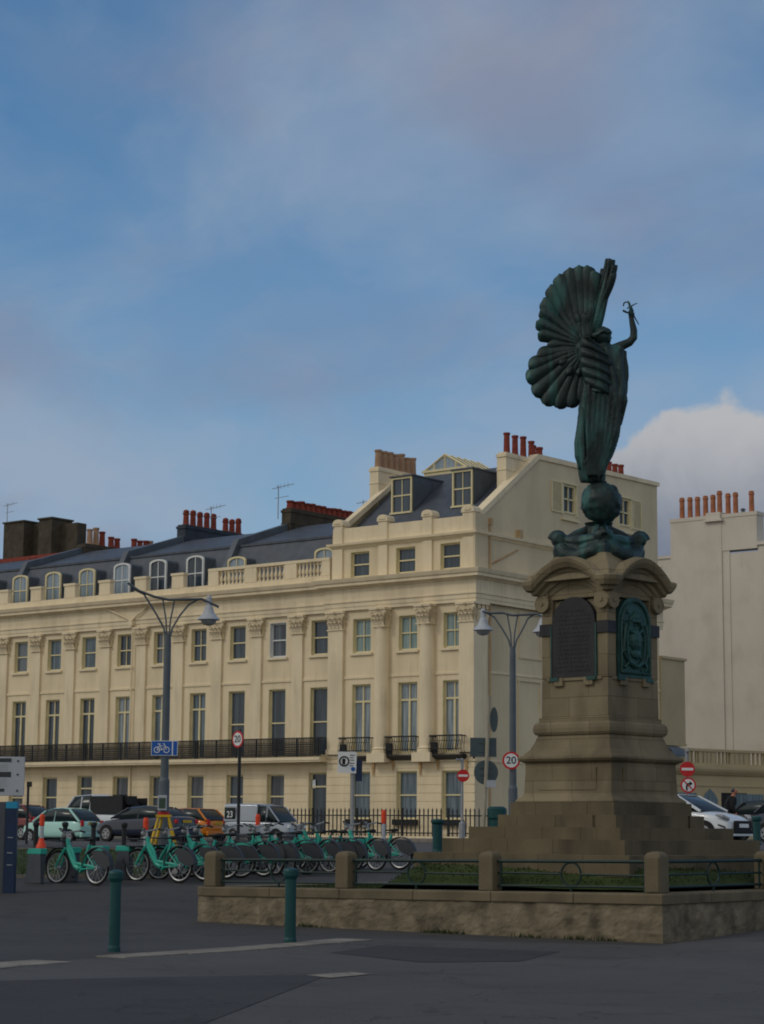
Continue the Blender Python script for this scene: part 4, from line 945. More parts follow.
mb = MB(); ring_loft(mb, [(.86, 4.5), (.80, 4.62), (.70, 4.74), (.60, 4.84), (.55, 4.9), (.52, 4.96), (.40, 5.0)]); mb.build('cap', 'stone', PD, bevel=.02)

# ------------------------------------------------------------------ bronze statue
ST = empty('winged_statue', (MC.x, MC.y, 5.85), 0, 'dark green bronze winged figure standing on a globe and raising an olive branch', 'statue')
RV = Vector((.784, .621, 0)); DV = Vector((-.621, .784, 0)); UP = Vector((0, 0, 1))
O0 = onD(601.5, 503, 33) ; ORG = Vector((O0.x, O0.y, O0.z)); base_off = ORG-Vector((MC.x, MC.y, 5.85))
SP = 62.0
def S3(px, py, b=0): return base_off+RV*((px-601.5)/SP)+UP*((503-py)/SP*1.038)+DV*b
# globe with its scrolled base
mb = MB()
for k in range(13):
    ph = PI*(.03+.94*k/12); 
rings = []
for k in range(31):
    ph = .12+(PI-.24)*k/30; ring = []
    for j in range(48):
        a = 2*PI*j/48; d = Vector((math.sin(ph)*math.cos(a), math.sin(ph)*math.sin(a), -math.cos(ph))); r = .33+.03*noise.noise(d*3.1)+.018*noise.noise(d*7)+.012*noise.noise(d*15); ring.append(S3(601.5, 503)+d*r)
    rings.append(ring)
mb.loft(rings); globe = mb.build('globe', 'bronze', ST, smooth=True)
mb = MB(); zc = S3(601.5, 548).z
c0 = Vector((0, 0, 0)); Rr = Matrix.Rotation(RZ, 3, 'Z')
rings = []
for z, r, sqf in ((.0, .46, 1), (.08, .53, 1), (.22, .535, 1), (.36, .44, .9), (.42, .30, .5), (.45, .22, .2), (.53, .20, 0), (.60, .19, 0), (.66, .24, 0)):
    ring = []
    for j in range(32):
        a = 2*PI*j/32; c, s = math.cos(a), math.sin(a); f = (1/max(abs(c), abs(s)))*sqf+(1-sqf); ring.append(Rr @ Vector((r*f*c, r*f*s, z)))
    rings.append(ring)
mb.loft(rings)
for s in range(4):
    a = s*PI/2+PI/4+RZ; d = Vector((math.cos(a), math.sin(a), 0)); t = Vector((-d.y, d.x, 0))
    # corner scroll and side swags
    main = s in (0, 2)
    cc = d*(.66 if main else .56)+UP*(.38)
    mb.tube([cc+d*(.02+.11*(1-q/16))*math.cos(q*.5)*1.0+UP*(.02+.11*(1-q/16))*math.sin(q*.5) for q in range(17)], .06, 6)
    mb.tube([cc-t*.15, cc-t*.08, cc+t*.08, cc+t*.15], [.07, .12, .12, .07], 10)
    mb.tube([cc+d*.02, d*.5+UP*.36, d*.36+UP*.42, d*.18+UP*.52], [.11, .10, .12, .10], 8)
    nx_ = Vector((math.cos(a+PI/2), math.sin(a+PI/2), 0))
    e = nx_*(.56 if main else .66)+UP*.34
    md = (d+nx_)*.5
    mb.tube([cc-UP*.06, d*.52+nx_*.16+UP*.13+d*.04, (d+nx_)*.41+UP*.03, nx_*.52+d*.16+UP*.13+nx_*.04, e-UP*.04], [.09, .12, .135, .12, .09], 10)
    mb.tube([cc, d*.42+nx_*.14+UP*.32, (d+nx_)*.30+UP*.30, nx_*.42+d*.14+UP*.32, e+UP*.02], [.07, .11, .13, .11, .07], 8)
fd = Vector((math.cos(-PI/4+RZ), math.sin(-PI/4+RZ), 0))
mb.tube([fd*.5+UP*.2, fd*.46+UP*.38, fd*.38+UP*.52, fd*.3+UP*.6], [.09, .12, .1, .05], 8)
bs = mb.build('scrolled_base', 'bronze', ST); r_ = bs.modifiers.new('remesh', 'REMESH'); r_.mode = 'VOXEL'; r_.voxel_size = .016; r_.use_smooth_shade = True
# robed body: lofted with folds
prof = [(483.5, 585, 603, .13), (480, 583.5, 604, .16), (474, 582.5, 603.5, .17), (466, 581, 606, .19), (457, 583, 611.5, .21), (448, 582.5, 616, .23), (439, 581.5, 619.5, .24), (430, 580, 621, .25), (420, 580.5, 622.5, .26), (410, 581, 624.5, .26), (400, 582, 626.5, .26), (390, 583, 628, .25), (380, 585, 628.3, .24), (370, 588, 628, .23), (360, 591, 627.6, .21), (354, 594, 628, .19), (351.5, 597, 622, .16), (349.5, 599.5, 613, .12), (346, 600.5, 609.5, .085), (341, 601, 609, .08)]
mb = MB(); rings = []; NR = 96
for i, (y, xl, xr, hb) in enumerate(prof):
    cx, hw = (xl+xr)/2, (xr-xl)/2/SP; ring = []; fl = min(1, max(0, (y-346)/30))
    for j in range(NR):
        a = 2*PI*j/NR; tw = .012*(y-400)
        wv = 2.2*noise.noise(Vector((math.cos(a)*1.3, math.sin(a)*1.3, y*.018))); fold = (.034*math.sin(9*a+tw*1.4+wv*2)+.026*math.sin(17*a-tw*2+wv*3)+.03*math.sin(5*a+y*.04+wv))*fl
        diag = .02*math.sin((y-360)*.22+5*a)*max(0, 1-abs(y-375)/30)
        r = 1+fold*2.6/max(.3, hw*3)-.03*abs(math.sin(6.5*a+tw+wv))*fl+diag
        ring.append(S3(cx, y)+RV*(hw*math.cos(a)*r)+DV*(hb*math.sin(a)*r))
    rings.append(ring)
mb.loft(rings)
# hanging hem folds at the back, mantle fold down the front
mb.tube([S3(586, 405, -.02), S3(583, 425, -.02), S3(580.5, 445, 0), S3(580, 458, 0), S3(580.5, 469, 0)], [.06, .09, .10, .085, .03], 8)
mb.tube([S3(583, 410, -.1), S3(583, 440, -.1), S3(584, 465, -.08), S3(586, 481, -.04)], [.04, .06, .06, .05], 8)
for k in range(7):
    x0 = 588+k*4.6; mb.tube([S3(x0+1+k*.9, 362+k*3, -.22), S3(x0+k*.7, 400, -.27), S3(x0-1, 435, -.25), S3(x0*.45+ .55*592-2, 478, -.16)], [.02, .04, .04, .03], 6)
mb.tube([S3(622, 350, -.08), S3(619, 375, -.2), S3(624, 405, -.18), S3(620, 428, -.12)], [.05, .06, .06, .03], 8)
mb.tube([S3(606, 352, -.16), S3(612, 380, -.25), S3(617, 410, -.24), S3(612, 450, -.16), S3(603, 472, -.1)], [.05, .06, .06, .045, .03], 8)
# toes peeping on the globe
mb.tube([S3(598, 482, -.05), S3(606, 484.5, -.08)], [.05, .035], 6)
# raised right arm and hand
sh = S3(616, 352, -.02)
mb.tube([S3(608, 354, 0), sh, S3(624, 347.8, -.02), S3(631, 344.8, -.03), S3(635.2, 340, -.03), S3(635.4, 333, -.03), S3(634, 326, -.03), S3(633, 320.5, -.03), S3(633.2, 316, -.03)], [.10, .095, .078, .07, .066, .06, .05, .042, .058], 10)
for k, (dx, dy, b) in enumerate(((-1.2, 0, -.07), (-.4, .6, -.06), (.6, .4, -.05), (1.2, -.4, -.03))):
    mb.tube([S3(633.4+dx*.6, 316.5, b+.02), S3(633.3+dx, 313.2-dy, b), S3(632.6+dx*.7, 310.8-dy*1.4, b-.005), S3(631.6+dx*.5, 312.0-dy, b-.03)], [.028, .024, .02, .015], 6)
mb.tube([S3(632, 317.5, -.05), S3(630.8, 315, -.07), S3(631.5, 312.6, -.075)], [.028, .024, .018], 6)
# lowered left arm on the far side, carrying a small orb
mb.tube([S3(604, 354, .12), S3(608, 366, .26), S3(616, 374, .32), S3(624, 372, .36)], [.11, .09, .075, .05], 10)
mb.ball(S3(626, 367, .38), .1, 10)
# neck and head in near profile, facing right and away
FW = (RV*.9+DV*.43).normalized()
mb.tube([S3(604, 352), S3(604.5, 346), S3(604.5, 341)], [.14, .085, .08], 12)
hc = S3(604.6, 339.3, -.03); SD = UP.cross(FW)
rings = []
for k in range(13):
    ph = .15+(PI-.3)*k/12; ring = []
    for j in range(20):
        a = 2*PI*j/20; x, y, z = math.sin(ph)*math.cos(a), math.sin(ph)*math.sin(a), -math.cos(ph)
        sx = .16 if x < 0 else .135; w = .118*(1-.15*max(0, -z)); r = FW*(x*sx)+SD*(y*w)+UP*(z*.145)
        # chin narrows
        if z < -.3 and x > 0: r += FW*.015
        ring.append(hc+r)
    rings.append(ring)
mb.loft(rings)
mb.tube([hc+FW*.11+UP*.03, hc+FW*.15-UP*.012, hc+FW*.118-UP*.028], [.016, .022, .014], 6)     # nose
mb.ball(hc+FW*.105-UP*.055, .035, 6, (1, 1, .6)); mb.ball(hc+FW*.09-UP*.105, .04, 6)             # mouth and chin
mb.tube([hc+FW*.10+UP*.045-SD*.07, hc+FW*.128+UP*.04, hc+FW*.10+UP*.045+SD*.07], .018, 6)
body = mb.build('figure', 'bronze', ST)
r_ = body.modifiers.new('remesh', 'REMESH'); r_.mode = 'VOXEL'; r_.voxel_size = .014; r_.use_smooth_shade = True
# hair: swept back into a knot, with a head band
mb = MB()
for k in range(9):
    t = (k-4)/4; mb.tube([hc+FW*.07+UP*(.115-.02*abs(t))+SD*.09*t, hc+UP*(.15-.05*abs(t))+SD*.105*t, hc-FW*.09+UP*(.10-.05*abs(t))+SD*.10*t, hc-FW*.155+UP*.0+SD*.05*t], [.02, .03, .035, .03], 6)
mb.ball(hc-FW*.15+UP*.0, .06, 8); mb.tube([hc-FW*.1+UP*.06-SD*.12, hc+UP*.04-SD*.13, hc+FW*.09+UP*.06-SD*.09], .03, 6)
hr = mb.build('hair', 'bronze', ST); r_ = hr.modifiers.new('remesh', 'REMESH'); r_.mode = 'VOXEL'; r_.voxel_size = .012; r_.use_smooth_shade = True
# olive branch
mb = MB()
mb.tube([S3(640.5, 327, -.03), S3(636.5, 320, -.03), S3(633, 313, -.04), S3(631, 306, -.03), S3(629.8, 303.5, -.02)], [.008, .012, .016, .022, .012], 6)
mb.tube([S3(632, 309.5, -.03), S3(636, 307, -.03), S3(639.5, 305.5, -.02)], [.014, .01, .006], 5); mb.tube([S3(631, 316, -.05), S3(627.5, 315, -.06), S3(624.5, 313.2, -.05)], [.012, .02, .02], 5)
mb.tube([S3(630.5, 305, -.02), S3(628, 304, 0), S3(626, 305, .01), S3(625.3, 308, .02)], [.014, .012, .014, .012], 5); mb.tube([S3(631, 309, -.02), S3(629, 311, 0)], .01, 5)
mb.build('olive_branch', 'bronze', ST)
# wings
def feather(mb, p0, p1, w0, w1, nrm, bow=.05, bend=None, thick=.03):
    p0, p1 = Vector(p0), Vector(p1); L = (p1-p0).length; d = (p1-p0)/L; n = nrm.normalized(); s = d.cross(n).normalized(); n = s.cross(d); rings = []
    for t in (0, .1, .2, .32, .44, .56, .68, .78, .85, .90, .94, .97, .99, 1.0):
        tr = w1*.75/L; w = (w0+(w1-w0)*t**.7)*(1 if t < 1-tr else math.sqrt(max(.04, 1-((t-1+tr)/tr)**2))); c = p0+d*(L*t)+(bend*math.sin(PI*t) if bend else Vector((0, 0, 0)))+n*(.02*math.sin(t*9))
        ring = []
        for j in range(7): u = (j-3)/3; ring.append(c+s*(w*u)+n*(bow*(1-u*u)+.012*(1 if j == 3 else 0)-(.02 if j % 2 else 0)*.5))
        for j in range(6, -1, -1): u = (j-3)/3; ring.append(c+s*(w*u*.98)+n*(bow*(1-u*u)*.6-thick))
        rings.append(ring)
    mb.loft(rings)
NV = (-DV-RV*.15)
mb = MB(); root = (583, 347)
up_tips = [(597, 270.5), (590.5, 265), (582.3, 264.5), (573, 266.5), (562.8, 272.5), (554, 283), (547, 296)]
for k, (x, y) in enumerate(up_tips):
    feather(mb, S3(588-k*.5, 344, .18), S3(x, y, .18+.03*k), .06, .15, NV, .07, bend=RV*(.03-.02*k))
    q = .40; feather(mb, S3(586-k*.6, 346, .14), S3(586+(x-586)*q-1, 346+(y-346)*q, .13+.02*k), .06, .085, NV, .05) if k % 2 else None
for k, (x, y) in enumerate([(543, 309), (538.5, 321.5), (540, 333.5), (549.5, 345)]):
    feather(mb, S3(585, 345+k, .12), S3(x, y, .26-.01*k), .05, .135, NV, .07, bend=UP*.03)
low = [(538.5, 357), (530, 368), (528, 381), (535, 395.5), (545.5, 405), (558.5, 408.5), (571, 408), (582, 403)]
for k, (x, y) in enumerate(low):
    feather(mb, S3(587, 352, .10-.004*k), S3(x, y, .22-.012*k), .06, .155, NV, .07, bend=UP*.05)
    q = .45; feather(mb, S3(587, 353, .06), S3(587+(x-587)*q, 353+(y-353)*q, .13-.008*k), .06, .085, NV, .045) if k % 2 == 0 else None
mb.ball(S3(585, 350, .12), .16, 8)
mb.build('wing', 'bronze', ST, smooth=True)
mb = MB(); NB = (RV*.9-DV*.25)
for k, (x, y, b, x0) in enumerate(((612, 257, .22, 591.5), (615.5, 259.5, .12, 593.5), (617.4, 266, .04, 594.5), (607.5, 266, .3, 589), (611.5, 261, .18, 592), (616, 275, .0, 595))):
    feather(mb, S3(x0, 342, .2), S3(x, y, b), .07, .085, RV-DV*.5, .045)
feather(mb, S3(591.5, 345, .12), S3(594, 308, .15), .07, .09, NB-DV*.5, .05); feather(mb, S3(587, 345, .1), S3(590, 314, .15), .07, .09, NB-DV, .05)
for a_, b_ in (((596, 342), (615.5, 270)), ((593, 342), (612, 262))): mb.tube([S3(*a_, .18), S3(a_[0]+(b_[0]-a_[0])*.33+.6, a_[1]-25, .12), S3(a_[0]+(b_[0]-a_[0])*.72+.4, a_[1]-55, .06), S3(*b_, .06)], [.07, .065, .05, .02], 8)
rings = []; NVV = 60                                   # folded shell of the lower near wing with its feather ridges
for q in range(NVV+1):
    v = q/NVV; y = 343+54*v; xl = 581+1.5*math.sin(PI*v)*-1+9*v**3; band = (v*5.5) % 1
    xr = 594+19*math.sin(min(1, v*1.9)*PI/2)-3*max(0, v-.85)/.15 - 2.2*(1-math.sin(PI*band))
    ring = []
    for k in range(11):
        u = k/10; bb = ((v*5.5-.9*u+1) % 1); rid = .055*math.sin(PI*bb)**.7
        ring.append(S3(xl+(xr-xl)*u, y+3*u, -.17-.15*math.sin(PI*(.1+.8*u))-rid))
    for k in range(10, -1, -1): u = k/10; ring.append(S3(xl+(xr-xl)*u, y+3*u, -.10-.13*math.sin(PI*(.1+.8*u))))
    rings.append(ring)
mb.loft(rings)
rings = []
for y, xl, xr, b in ((345, 588, 597, .22), (330, 590, 600, .2), (312, 592.5, 605.5, .15), (296, 596, 610.5, .13), (280, 600.5, 614.5, .1), (270, 605.5, 616, .08), (264, 608, 616, .08), (259, 611, 614, .1)):
    rings.append([S3(xl, y, b+.10), S3((xl+xr)/2-2, y, b+.03), S3(xr-1.5, y, b-.04), S3(xr, y, b-.0), S3((xl+xr)/2+1, y, b+.14), S3(xl+1, y, b+.16)])
mb.loft(rings)
mb.tube([S3(589, 342, .02), S3(584.5, 349, -.12), S3(583, 358, -.16), S3(585, 370, -.16), S3(588, 380, -.18)], [.12, .09, .07, .05, .02], 8)
mb.build('wing', 'bronze', ST, smooth=True)
# ------------------------------------------------------------------ bollards
def bollard(px, d, h, r, label, mt='bollard', group='green iron bollards', dome=False):
    p = gp(px, d); e = empty('bollard', p, 0, label, 'bollard', group); mb = MB()
    mb.lathe([(r*1.12, -.02), (r*1.12, .05), (r, .08), (r*.97, h*.60), (r*.97, h-.13)], n=20); mb.build('post', mt, e, smooth=False)
    mb = MB(); mb.lathe([(r*1.02, h-.14), (r*1.32, h-.09), (r*1.34, h-.03), (r*1.2, h-.005), (r*.5, h+.012), (.01, h+.015)], n=20); mb.build('cap', mt, e); return e
bollard(117, 25.9, 1.0, .072, 'dark teal iron bollard nearest the camera, left on the dark promenade')
bollard(291.5, 28.1, 1.0, .078, 'dark teal iron bollard standing in front of the sandstone retaining wall')
bollard(437.5, 60, .95, .15, 'wide teal bollard in front of the black area railings'); bollard(757, 58, .8, .11, 'teal bollard beside the front of the white car')
for px in (35.7, 64.8, 93.3, 124): bollard(px, 62, .78, .075, {35.7: 'black road bollard left of the mint car behind the first bicycle', 64.8: 'black road bollard in front of the mint car door', 93.3: 'black road bollard in front of the mint car number plate', 124: 'black road bollard in front of the dark blue saloon'}[px], 'iron', 'black road bollards')
lb = gp(497, 58); o = empty('litter_bin', lb, 0, 'small dark teal bin behind the monument steps', 'litter bin'); mb = MB(); mb.lathe([(.2, 0), (.24, .1), (.24, .95), (.28, 1.0), (.28, 1.25), (.2, 1.32)], n=14); mb.build('bin_body', 'bollard', o)
# orange-topped white marker posts
def marker(px, d, h, label, cone=False):
    p = gp(px, d); e = empty('marker_post', p, 0, label, 'marker post', 'orange-topped marker posts'); mb = MB(); mb.lathe([(.09, 0), (.09, .05), (.06, .08), (.055, h*.68)], n=12); mb.build('post', 'greysign', e)
    mb = MB(); mb.lathe([(.06, h*.68), (.07, h*.72), (.07, h*.93), (.05, h)], n=12); mb.build('orange_top', 'orange', e)
    if cone: mb = MB(); mb.lathe([(.15, .1), (.14, .14), (.07, .32), (.07, .36)], n=12); mb.build('orange_foot', 'orange', e)
marker(41.5, 55, 1.0, 'white marker post with orange top between red and mint cars', True); marker(145.5, 50, 1.02, 'white marker post with orange top beside the second bicycle')
marker(257.5, 57, 1.05, 'marker post with orange top in front of the silver van door'); marker(383.5, 57, 1.2, 'marker post with orange top in front of the area railings')

# ------------------------------------------------------------------ hire bicycles facing west, and their docks
def make_bike():
    e = empty('hire_bicycle', (0, 0, 0)); R_ = .33; wb_ = 1.1         # x: front wheel at -wb_, rear at 0
    for x in (-wb_, 0):
        t = MB(); t.torus((x, 0, R_), R_-.022, .024, 'Y', 28, 7); w_ = t.build('wheel', 'black', e)
        r = MB(); r.torus((x, 0, R_), R_-.055, .016, 'Y', 28, 5); r.disc((x, 0, R_), .045, .09, 'Y', 10)
        for k in range(14): a = 2*PI*k/14; r.tube([(x+.03*math.cos(a), .02*(-1)**k, R_+.03*math.sin(a)), (x+(R_-.06)*math.cos(a+.15), 0, R_+(R_-.06)*math.sin(a+.15))], .0032, 3, False)
        r.build('rim', 'alu', w_)
    f = MB()
    hx, hz = -.86, .86
    f.tube([(hx-.02, 0, hz+.02), (hx+.05, 0, hz-.20)], .042, 8)
    f.tube([(hx+.03, 0, hz-.16), (-.72, 0, .52), (-.60, 0, .36), (-.45, 0, .30)], [.055, .052, .052, .048], 8)
    f.tube([(hx+.04, 0, hz-.10), (-.70, 0, .62), (-.62, 0, .44)], .03, 6)
    f.tube([(-.62, 0, .42), (-.3, 0, .38), (-.06, 0, .35)], .032, 6)
    f.tube([(-.45, 0, .30), (-.32, 0, .58), (-.25, 0, .78)], .034, 8)
    for sy in (-1, 1):
        f.tube([(-.44, sy*.03, .30), (0, sy*.065, R_)], .014, 5); f.tube([(-.30, sy*.02, .60), (0, sy*.065, R_)], .013, 5)
        f.tube([(hx-.02, sy*.045, .70), (-1.0, sy*.055, .52), (-wb_, sy*.06, R_)], [.028, .026, .02], 6)
    f.disc((-.45, 0, .30), .055, .1, 'Y', 12); f.build('frame', 'teal', e)
    g = MB(); g.tube([(hx-.02, 0, hz), (hx-.06, 0, 1.0)], .026, 6)
    g.tube([(hx+.14, -.29, 1.03), (hx+.02, -.27, 1.06), (hx-.06, -.12, 1.02), (hx-.07, 0, 1.0), (hx-.06, .12, 1.02), (hx+.02, .27, 1.06), (hx+.14, .29, 1.03)], .02, 6); g.ball((hx-.12, 0, .96), .06, 6); g.build('handlebar', 'steel', e)
    for sy in (-1, 1): h = MB(); h.tube([(hx+.02, sy*.27, 1.06), (hx+.15, sy*.29, 1.03)], .02, 6); h.build('grip', 'black', e)
    s = MB(); s.loft([[(-.37, y*.03, .86), (-.37, y*.03, .89)][::1] for y in (-1, 1)], caps=False, closed=False)
    s.tube([(-.42, 0, .87), (-.30, 0, .875), (-.2, 0, .875), (-.12, 0, .885)], [.022, .04, .075, .07], 8); s.v = [(x, y, .875+(z-.875)*.55) if z > .5 else (x, y, z) for x, y, z in s.v]; s.tube([(-.25, 0, .76), (-.23, 0, .86)], .014, 5); s.build('saddle', 'black', e)
    b = MB()                                              # front carrier
    for z in (.70, .84):
        b.tube([(-1.28, -.17, z), (-1.28, .17, z), (-.95, .17, z), (-.95, -.17, z), (-1.28, -.17, z)], .012, 4)
    for k in range(7):
        x = -1.28+k*.055
        for sy in (-1, 1): b.tube([(x, sy*.17, .70), (x, sy*.17, .84)], .006, 3, False)
    b.box(-1.27, -.95, -.16, .16, .69, .705); b.build('basket', 'dgrey', e)
    m_ = MB(); n = 14                                       # rear skirt guard with mudguard
    for sy in (-1, 1):
        o = [(.39*math.cos(a)+.02, sy*.05, R_+.34*math.sin(a)) for a in [PI*(.06+k/n*.56) for k in range(n+1)]]+[(.02, sy*.05, R_+.08), (.28, sy*.05, R_-.02)]
        m_.loft([o, [(x, y+sy*.008, z) for x, y, z in o]])
    m_.loft([[(R2*math.cos(a), y, R_+R2*math.sin(a)) for R2, y in ((.385, -.05), (.405, -.05), (.405, .05), (.385, .05))] for a in [PI*(-.08+k/16*1.05) for k in range(17)]]); m_.build('skirt_guard', 'dgrey', e)
    q = MB(); q.loft([[(-wb_+R2*math.cos(a), y, R_+R2*math.sin(a)) for R2, y in ((.365, -.035), (.38, -.035), (.38, .035), (.365, .035))] for a in [PI*(.25+k/12*.72) for k in range(13)]]); q.build('mudguard', 'dgrey', e)
    c = MB(); c.tube([(-.45, -.06, .30), (-.52, -.09, .15)], .012, 5); c.tube([(-.45, .06, .30), (-.38, .09, .45)], .012, 5); c.tube([(-.45, -.07, .30), (-.45, .07, .30)], .02, 6); c.tube([(-.52, -.085, .15), (-.52, -.17, .15)], .022, 4); c.tube([(-.38, .085, .45), (-.38, .17, .45)], .022, 4); c.build('pedal_crank', 'iron', e)
    return e
proto = make_bike()
BK = [(97, 39.4, 0, 'teal hire bicycle standing alone at the left end of the rack'), (180, 40.2, 4, 'teal hire bicycle second from the left, behind an upright marker post'),
      (205, 40.7, 9, 'teal hire bicycle turned slightly beside the railing end post'), (241, 41.8, 24, 'teal hire bicycle at the left end of the crowded rack'),
      (264, 42.3, 9, 'teal hire bicycle in front of the silver van windscreen'), (286, 42.8, -7, 'teal hire bicycle directly above the second bollard'),
      (307, 43.4, 12, 'teal hire bicycle fourth in the crowded rack'), (330, 44, -3, 'teal hire bicycle left of the railing post in the crowded rack'),
      (352, 44.6, 8, 'teal hire bicycle below the white parking sign'), (376, 45.2, -6, 'teal hire bicycle next to last, in front of an orange-topped marker'),
      (400, 45.9, 5, 'teal hire bicycle at the right end of the crowded rack'),
      (226, 41.3, 15, 'teal hire bicycle squeezed in beside the stone end post of the low railing'), (276, 43.0, -14, 'teal hire bicycle angled the other way below the silver van door'), (341, 44.6, 16, 'teal hire bicycle angled across its neighbours left of the white parking sign')]
for i, (px, d, rot, lab) in enumerate(BK):
    o = proto if i == 0 else copy_tree(proto); p = gp(px, d); o.location = p; o.rotation_euler = (math.radians((i*37 % 9)-4), 0, math.radians(rot)); tag(o, lab, 'bicycle', 'teal hire bicycles')
def make_dock():
    e = empty('bicycle_dock', (0, 0, 0)); mb = MB()
    mb.loft([[(x-.26, -.02, 0), (x+.22, -.02, 0), (x+.22, .02, 0), (x-.26, .02, 0)] if z == 0 else [(x-.16+.1*z, -.035, z), (x+.22, -.035, z), (x+.22, .035, z), (x-.16+.1*z, .035, z)] for x, z in ((0, 0), (.0, .56))])
    mb.v = [(x, y*2.2, z) for x, y, z in mb.v]; mb.build('dock_panel', 'dock', e, bevel=.01)
    t = MB(); t.loft([[(-.16, -.085, .56), (.24, -.085, .56), (.24, .085, .56), (-.16, .085, .56)], [(-.13, -.085, .665), (.24, -.085, .67), (.24, .085, .67), (-.13, .085, .665)]]); t.build('dock_top', 'teal', e, bevel=.01)
    return e
dk = make_dock()
DK = [(36, 39.9, 'slate grey bicycle dock left of the lone bicycle front wheel'), (70, 40.4, 'empty slate grey bicycle dock behind the lone bicycle frame'), (98, 40.9, 'empty slate grey bicycle dock behind the lone bicycle rear wheel'), (124, 41.1, 'slate grey bicycle dock holding the second bicycle'), (152, 41.6, 'slate grey bicycle dock behind the second bicycle frame'), (196, 42.2, 'slate grey bicycle dock behind the railing end post')]+[(222+22*k, 42.9+.55*k, 'slate grey bicycle dock, number %s along the crowded rack' % w_) for k, w_ in enumerate(('first', 'second', 'third', 'fourth', 'fifth', 'sixth', 'seventh'))]
dl = ['left of the silver van', 'below the silver van door', 'below the silver van bonnet', 'between van bonnet and open doorway', 'below the open doorway', 'below the white parking sign', 'below the right railing gap']
for i, (px, d, lab) in enumerate(DK):
    o = dk if i == 0 else copy_tree(dk); o.location = gp(px, d)
    if i >= 6: lab = 'slate grey dock between crowded bicycles, '+dl[i-6]
    tag(o, lab, 'bicycle dock', 'bicycle docks')

# ------------------------------------------------------------------ lamp posts
def lamp_post(px, d, h, heads, label, ang, tophalf=1.55, lip=.33):
    p = gp(px, d); e = empty('street_lamp', p, ang, label, 'street lamp', 'grey twin-arm street lamps')
    mb = MB(); mb.lathe([(.16, 0), (.16, .1), (.145, .15), (.14, 1.9), (.11, 2.0), (.105, 3), (.095, h-1.35), (.085, h-1.1)], n=16); mb.build('pole', 'lamp', e)
    a = MB(); T = tophalf; z1 = h-.12
    for sy in (-.06, .06):
        a.tube([(-T, sy, z1+lip), (-T*.72, sy, z1+lip*.50), (-T*.35, sy, z1+.06), (0, sy, z1-.02), (T*.45, sy, z1-.0), (T*.8, sy, z1+.02), (T*1.22, sy, z1-.19)], .032, 6)
    for sx, xe in ((-1, -T*.86), (1, T*.7)):
        ze = z1+lip*.62 if sx < 0 else z1
        a.tube([(sx*.05, 0, h-1.2), (sx*.12, 0, h-.9), (sx*.32, 0, h-.55), (xe*.7, 0, ze-.14), (xe, 0, ze)], .03, 6)
        a.tube([(sx*.03, 0, h-1.2), (sx*.06, 0, h-.7), (sx*.16, 0, z1-.0)], .026, 6)
    a.build('arm', 'lamp', e)
    for sx in heads:
        x = sx*T*.98; z = z1+(.02 if sx > 0 else lip*.9)
        b = MB(); b.lathe([(.05, z+.1), (.075, z+.05), (.075, z-.18), (.11, z-.22), (.13, z-.3), (.17, z-.40), (.30, z-.54), (.31, z-.57), (.27, z-.57), (.1, z-.5)], (x, 0, 0), 20); ho = b.build('lamp_hood', 'lamphead', e)
        g = MB(); g.lathe([(.22, z-.55), (.20, z-.63), (.14, z-.70), (.02, z-.73)], (x, 0, 0), 16); g.build('lamp_glass', 'steel', ho)
    return e
AR = math.radians(38.4)           # arms roughly across the view
L1 = lamp_post(163, 55, 6.95, (1,), 'tall grey street lamp left, with one bell-shaped hood and a blue cycle sign', AR+.1, 1.12, .42)
L2 = lamp_post(513, 62, 7.32, (-1, 1), 'tall grey street lamp with two pale hoods beside the monument', AR-.15, .93, .10)
def round_sign(parent, x, y, z, r, kind):
    if kind == 'noentry':
        b = MB(); b.disc((x, y, z), r, .012); o = b.build('sign_plate', 'red', parent); w_ = MB(); w_.box(x-r*.76, x+r*.76, y-.012, y-.007, z-r*.17, z+r*.17); w_.build('white_bar', 'white', o)
    else:
        b = MB(); b.disc((x, y, z), r, .012); o = b.build('sign_plate', 'red', parent); w_ = MB(); w_.disc((x, y-.008, z), r*.78, .006); w_.build('white_face', 'white', o)
        if kind == 'noright':
            k = MB(); k.tube([(x-.05, y-.014, z-.16), (x-.05, y-.014, z-.02), (x-.02, y-.014, z+.04), (x+.05, y-.014, z+.05)], .028, 4); k.prism([(x+.04, z-.02), (x+.14, z+.05), (x+.04, z+.13)], y-.018, y-.012); k.build('black_arrow', 'black', o)
            k = MB(); k.tube([(x-.17, y-.02, z+.17), (x+.17, y-.02, z-.17)], .02, 4); k.build('red_bar', 'red', o)
        else: text(kind, r*1.15, 'dgrey', o, (x, y-.0145, z))
    k = MB(); k.disc((x, y+.012, z), r*.995, .008); k.build('sign_back', 'signback', parent); return o
# cycle sign, box and yellow straps on lamp one
sg = empty('cycle_route_sign', gp(163, 55)+Vector((0, 0, 0)), AR-.05, 'blue and white cycle route sign fixed to the left street lamp', 'sign')
zc = 2.78
b = MB(); b.box(-.36, .36, -.135, -.12, zc-.20, zc+.20); so_ = b.build('sign_plate', 'white', sg); b = MB(); b.box(-.345, .20, -.140, -.1355, zc-.185, zc+.185); b.box(.235, .345, -.140, -.1355, zc-.185, zc+.185); b.build('blue_face', 'blue', so_)
k = MB(); y = -.145
for x in (-.20, .06): k.torus((x, y, zc-.05), .075, .012, 'Y', 18, 4)
k.tube([(-.20, y, zc-.05), (-.13, y, zc+.06), (.01, y, zc+.06), (-.06, y, zc-.05), (-.20, y, zc-.05)], .011, 4); k.tube([(-.06, y, zc-.05), (-.14, y, zc+.1)], .011, 4); k.tube([(.06, y, zc-.05), (0, y, zc+.11), (-.04, y, zc+.12)], .011, 4); k.box(-.18, -.10, y-.01, y+.004, zc+.1, zc+.12)
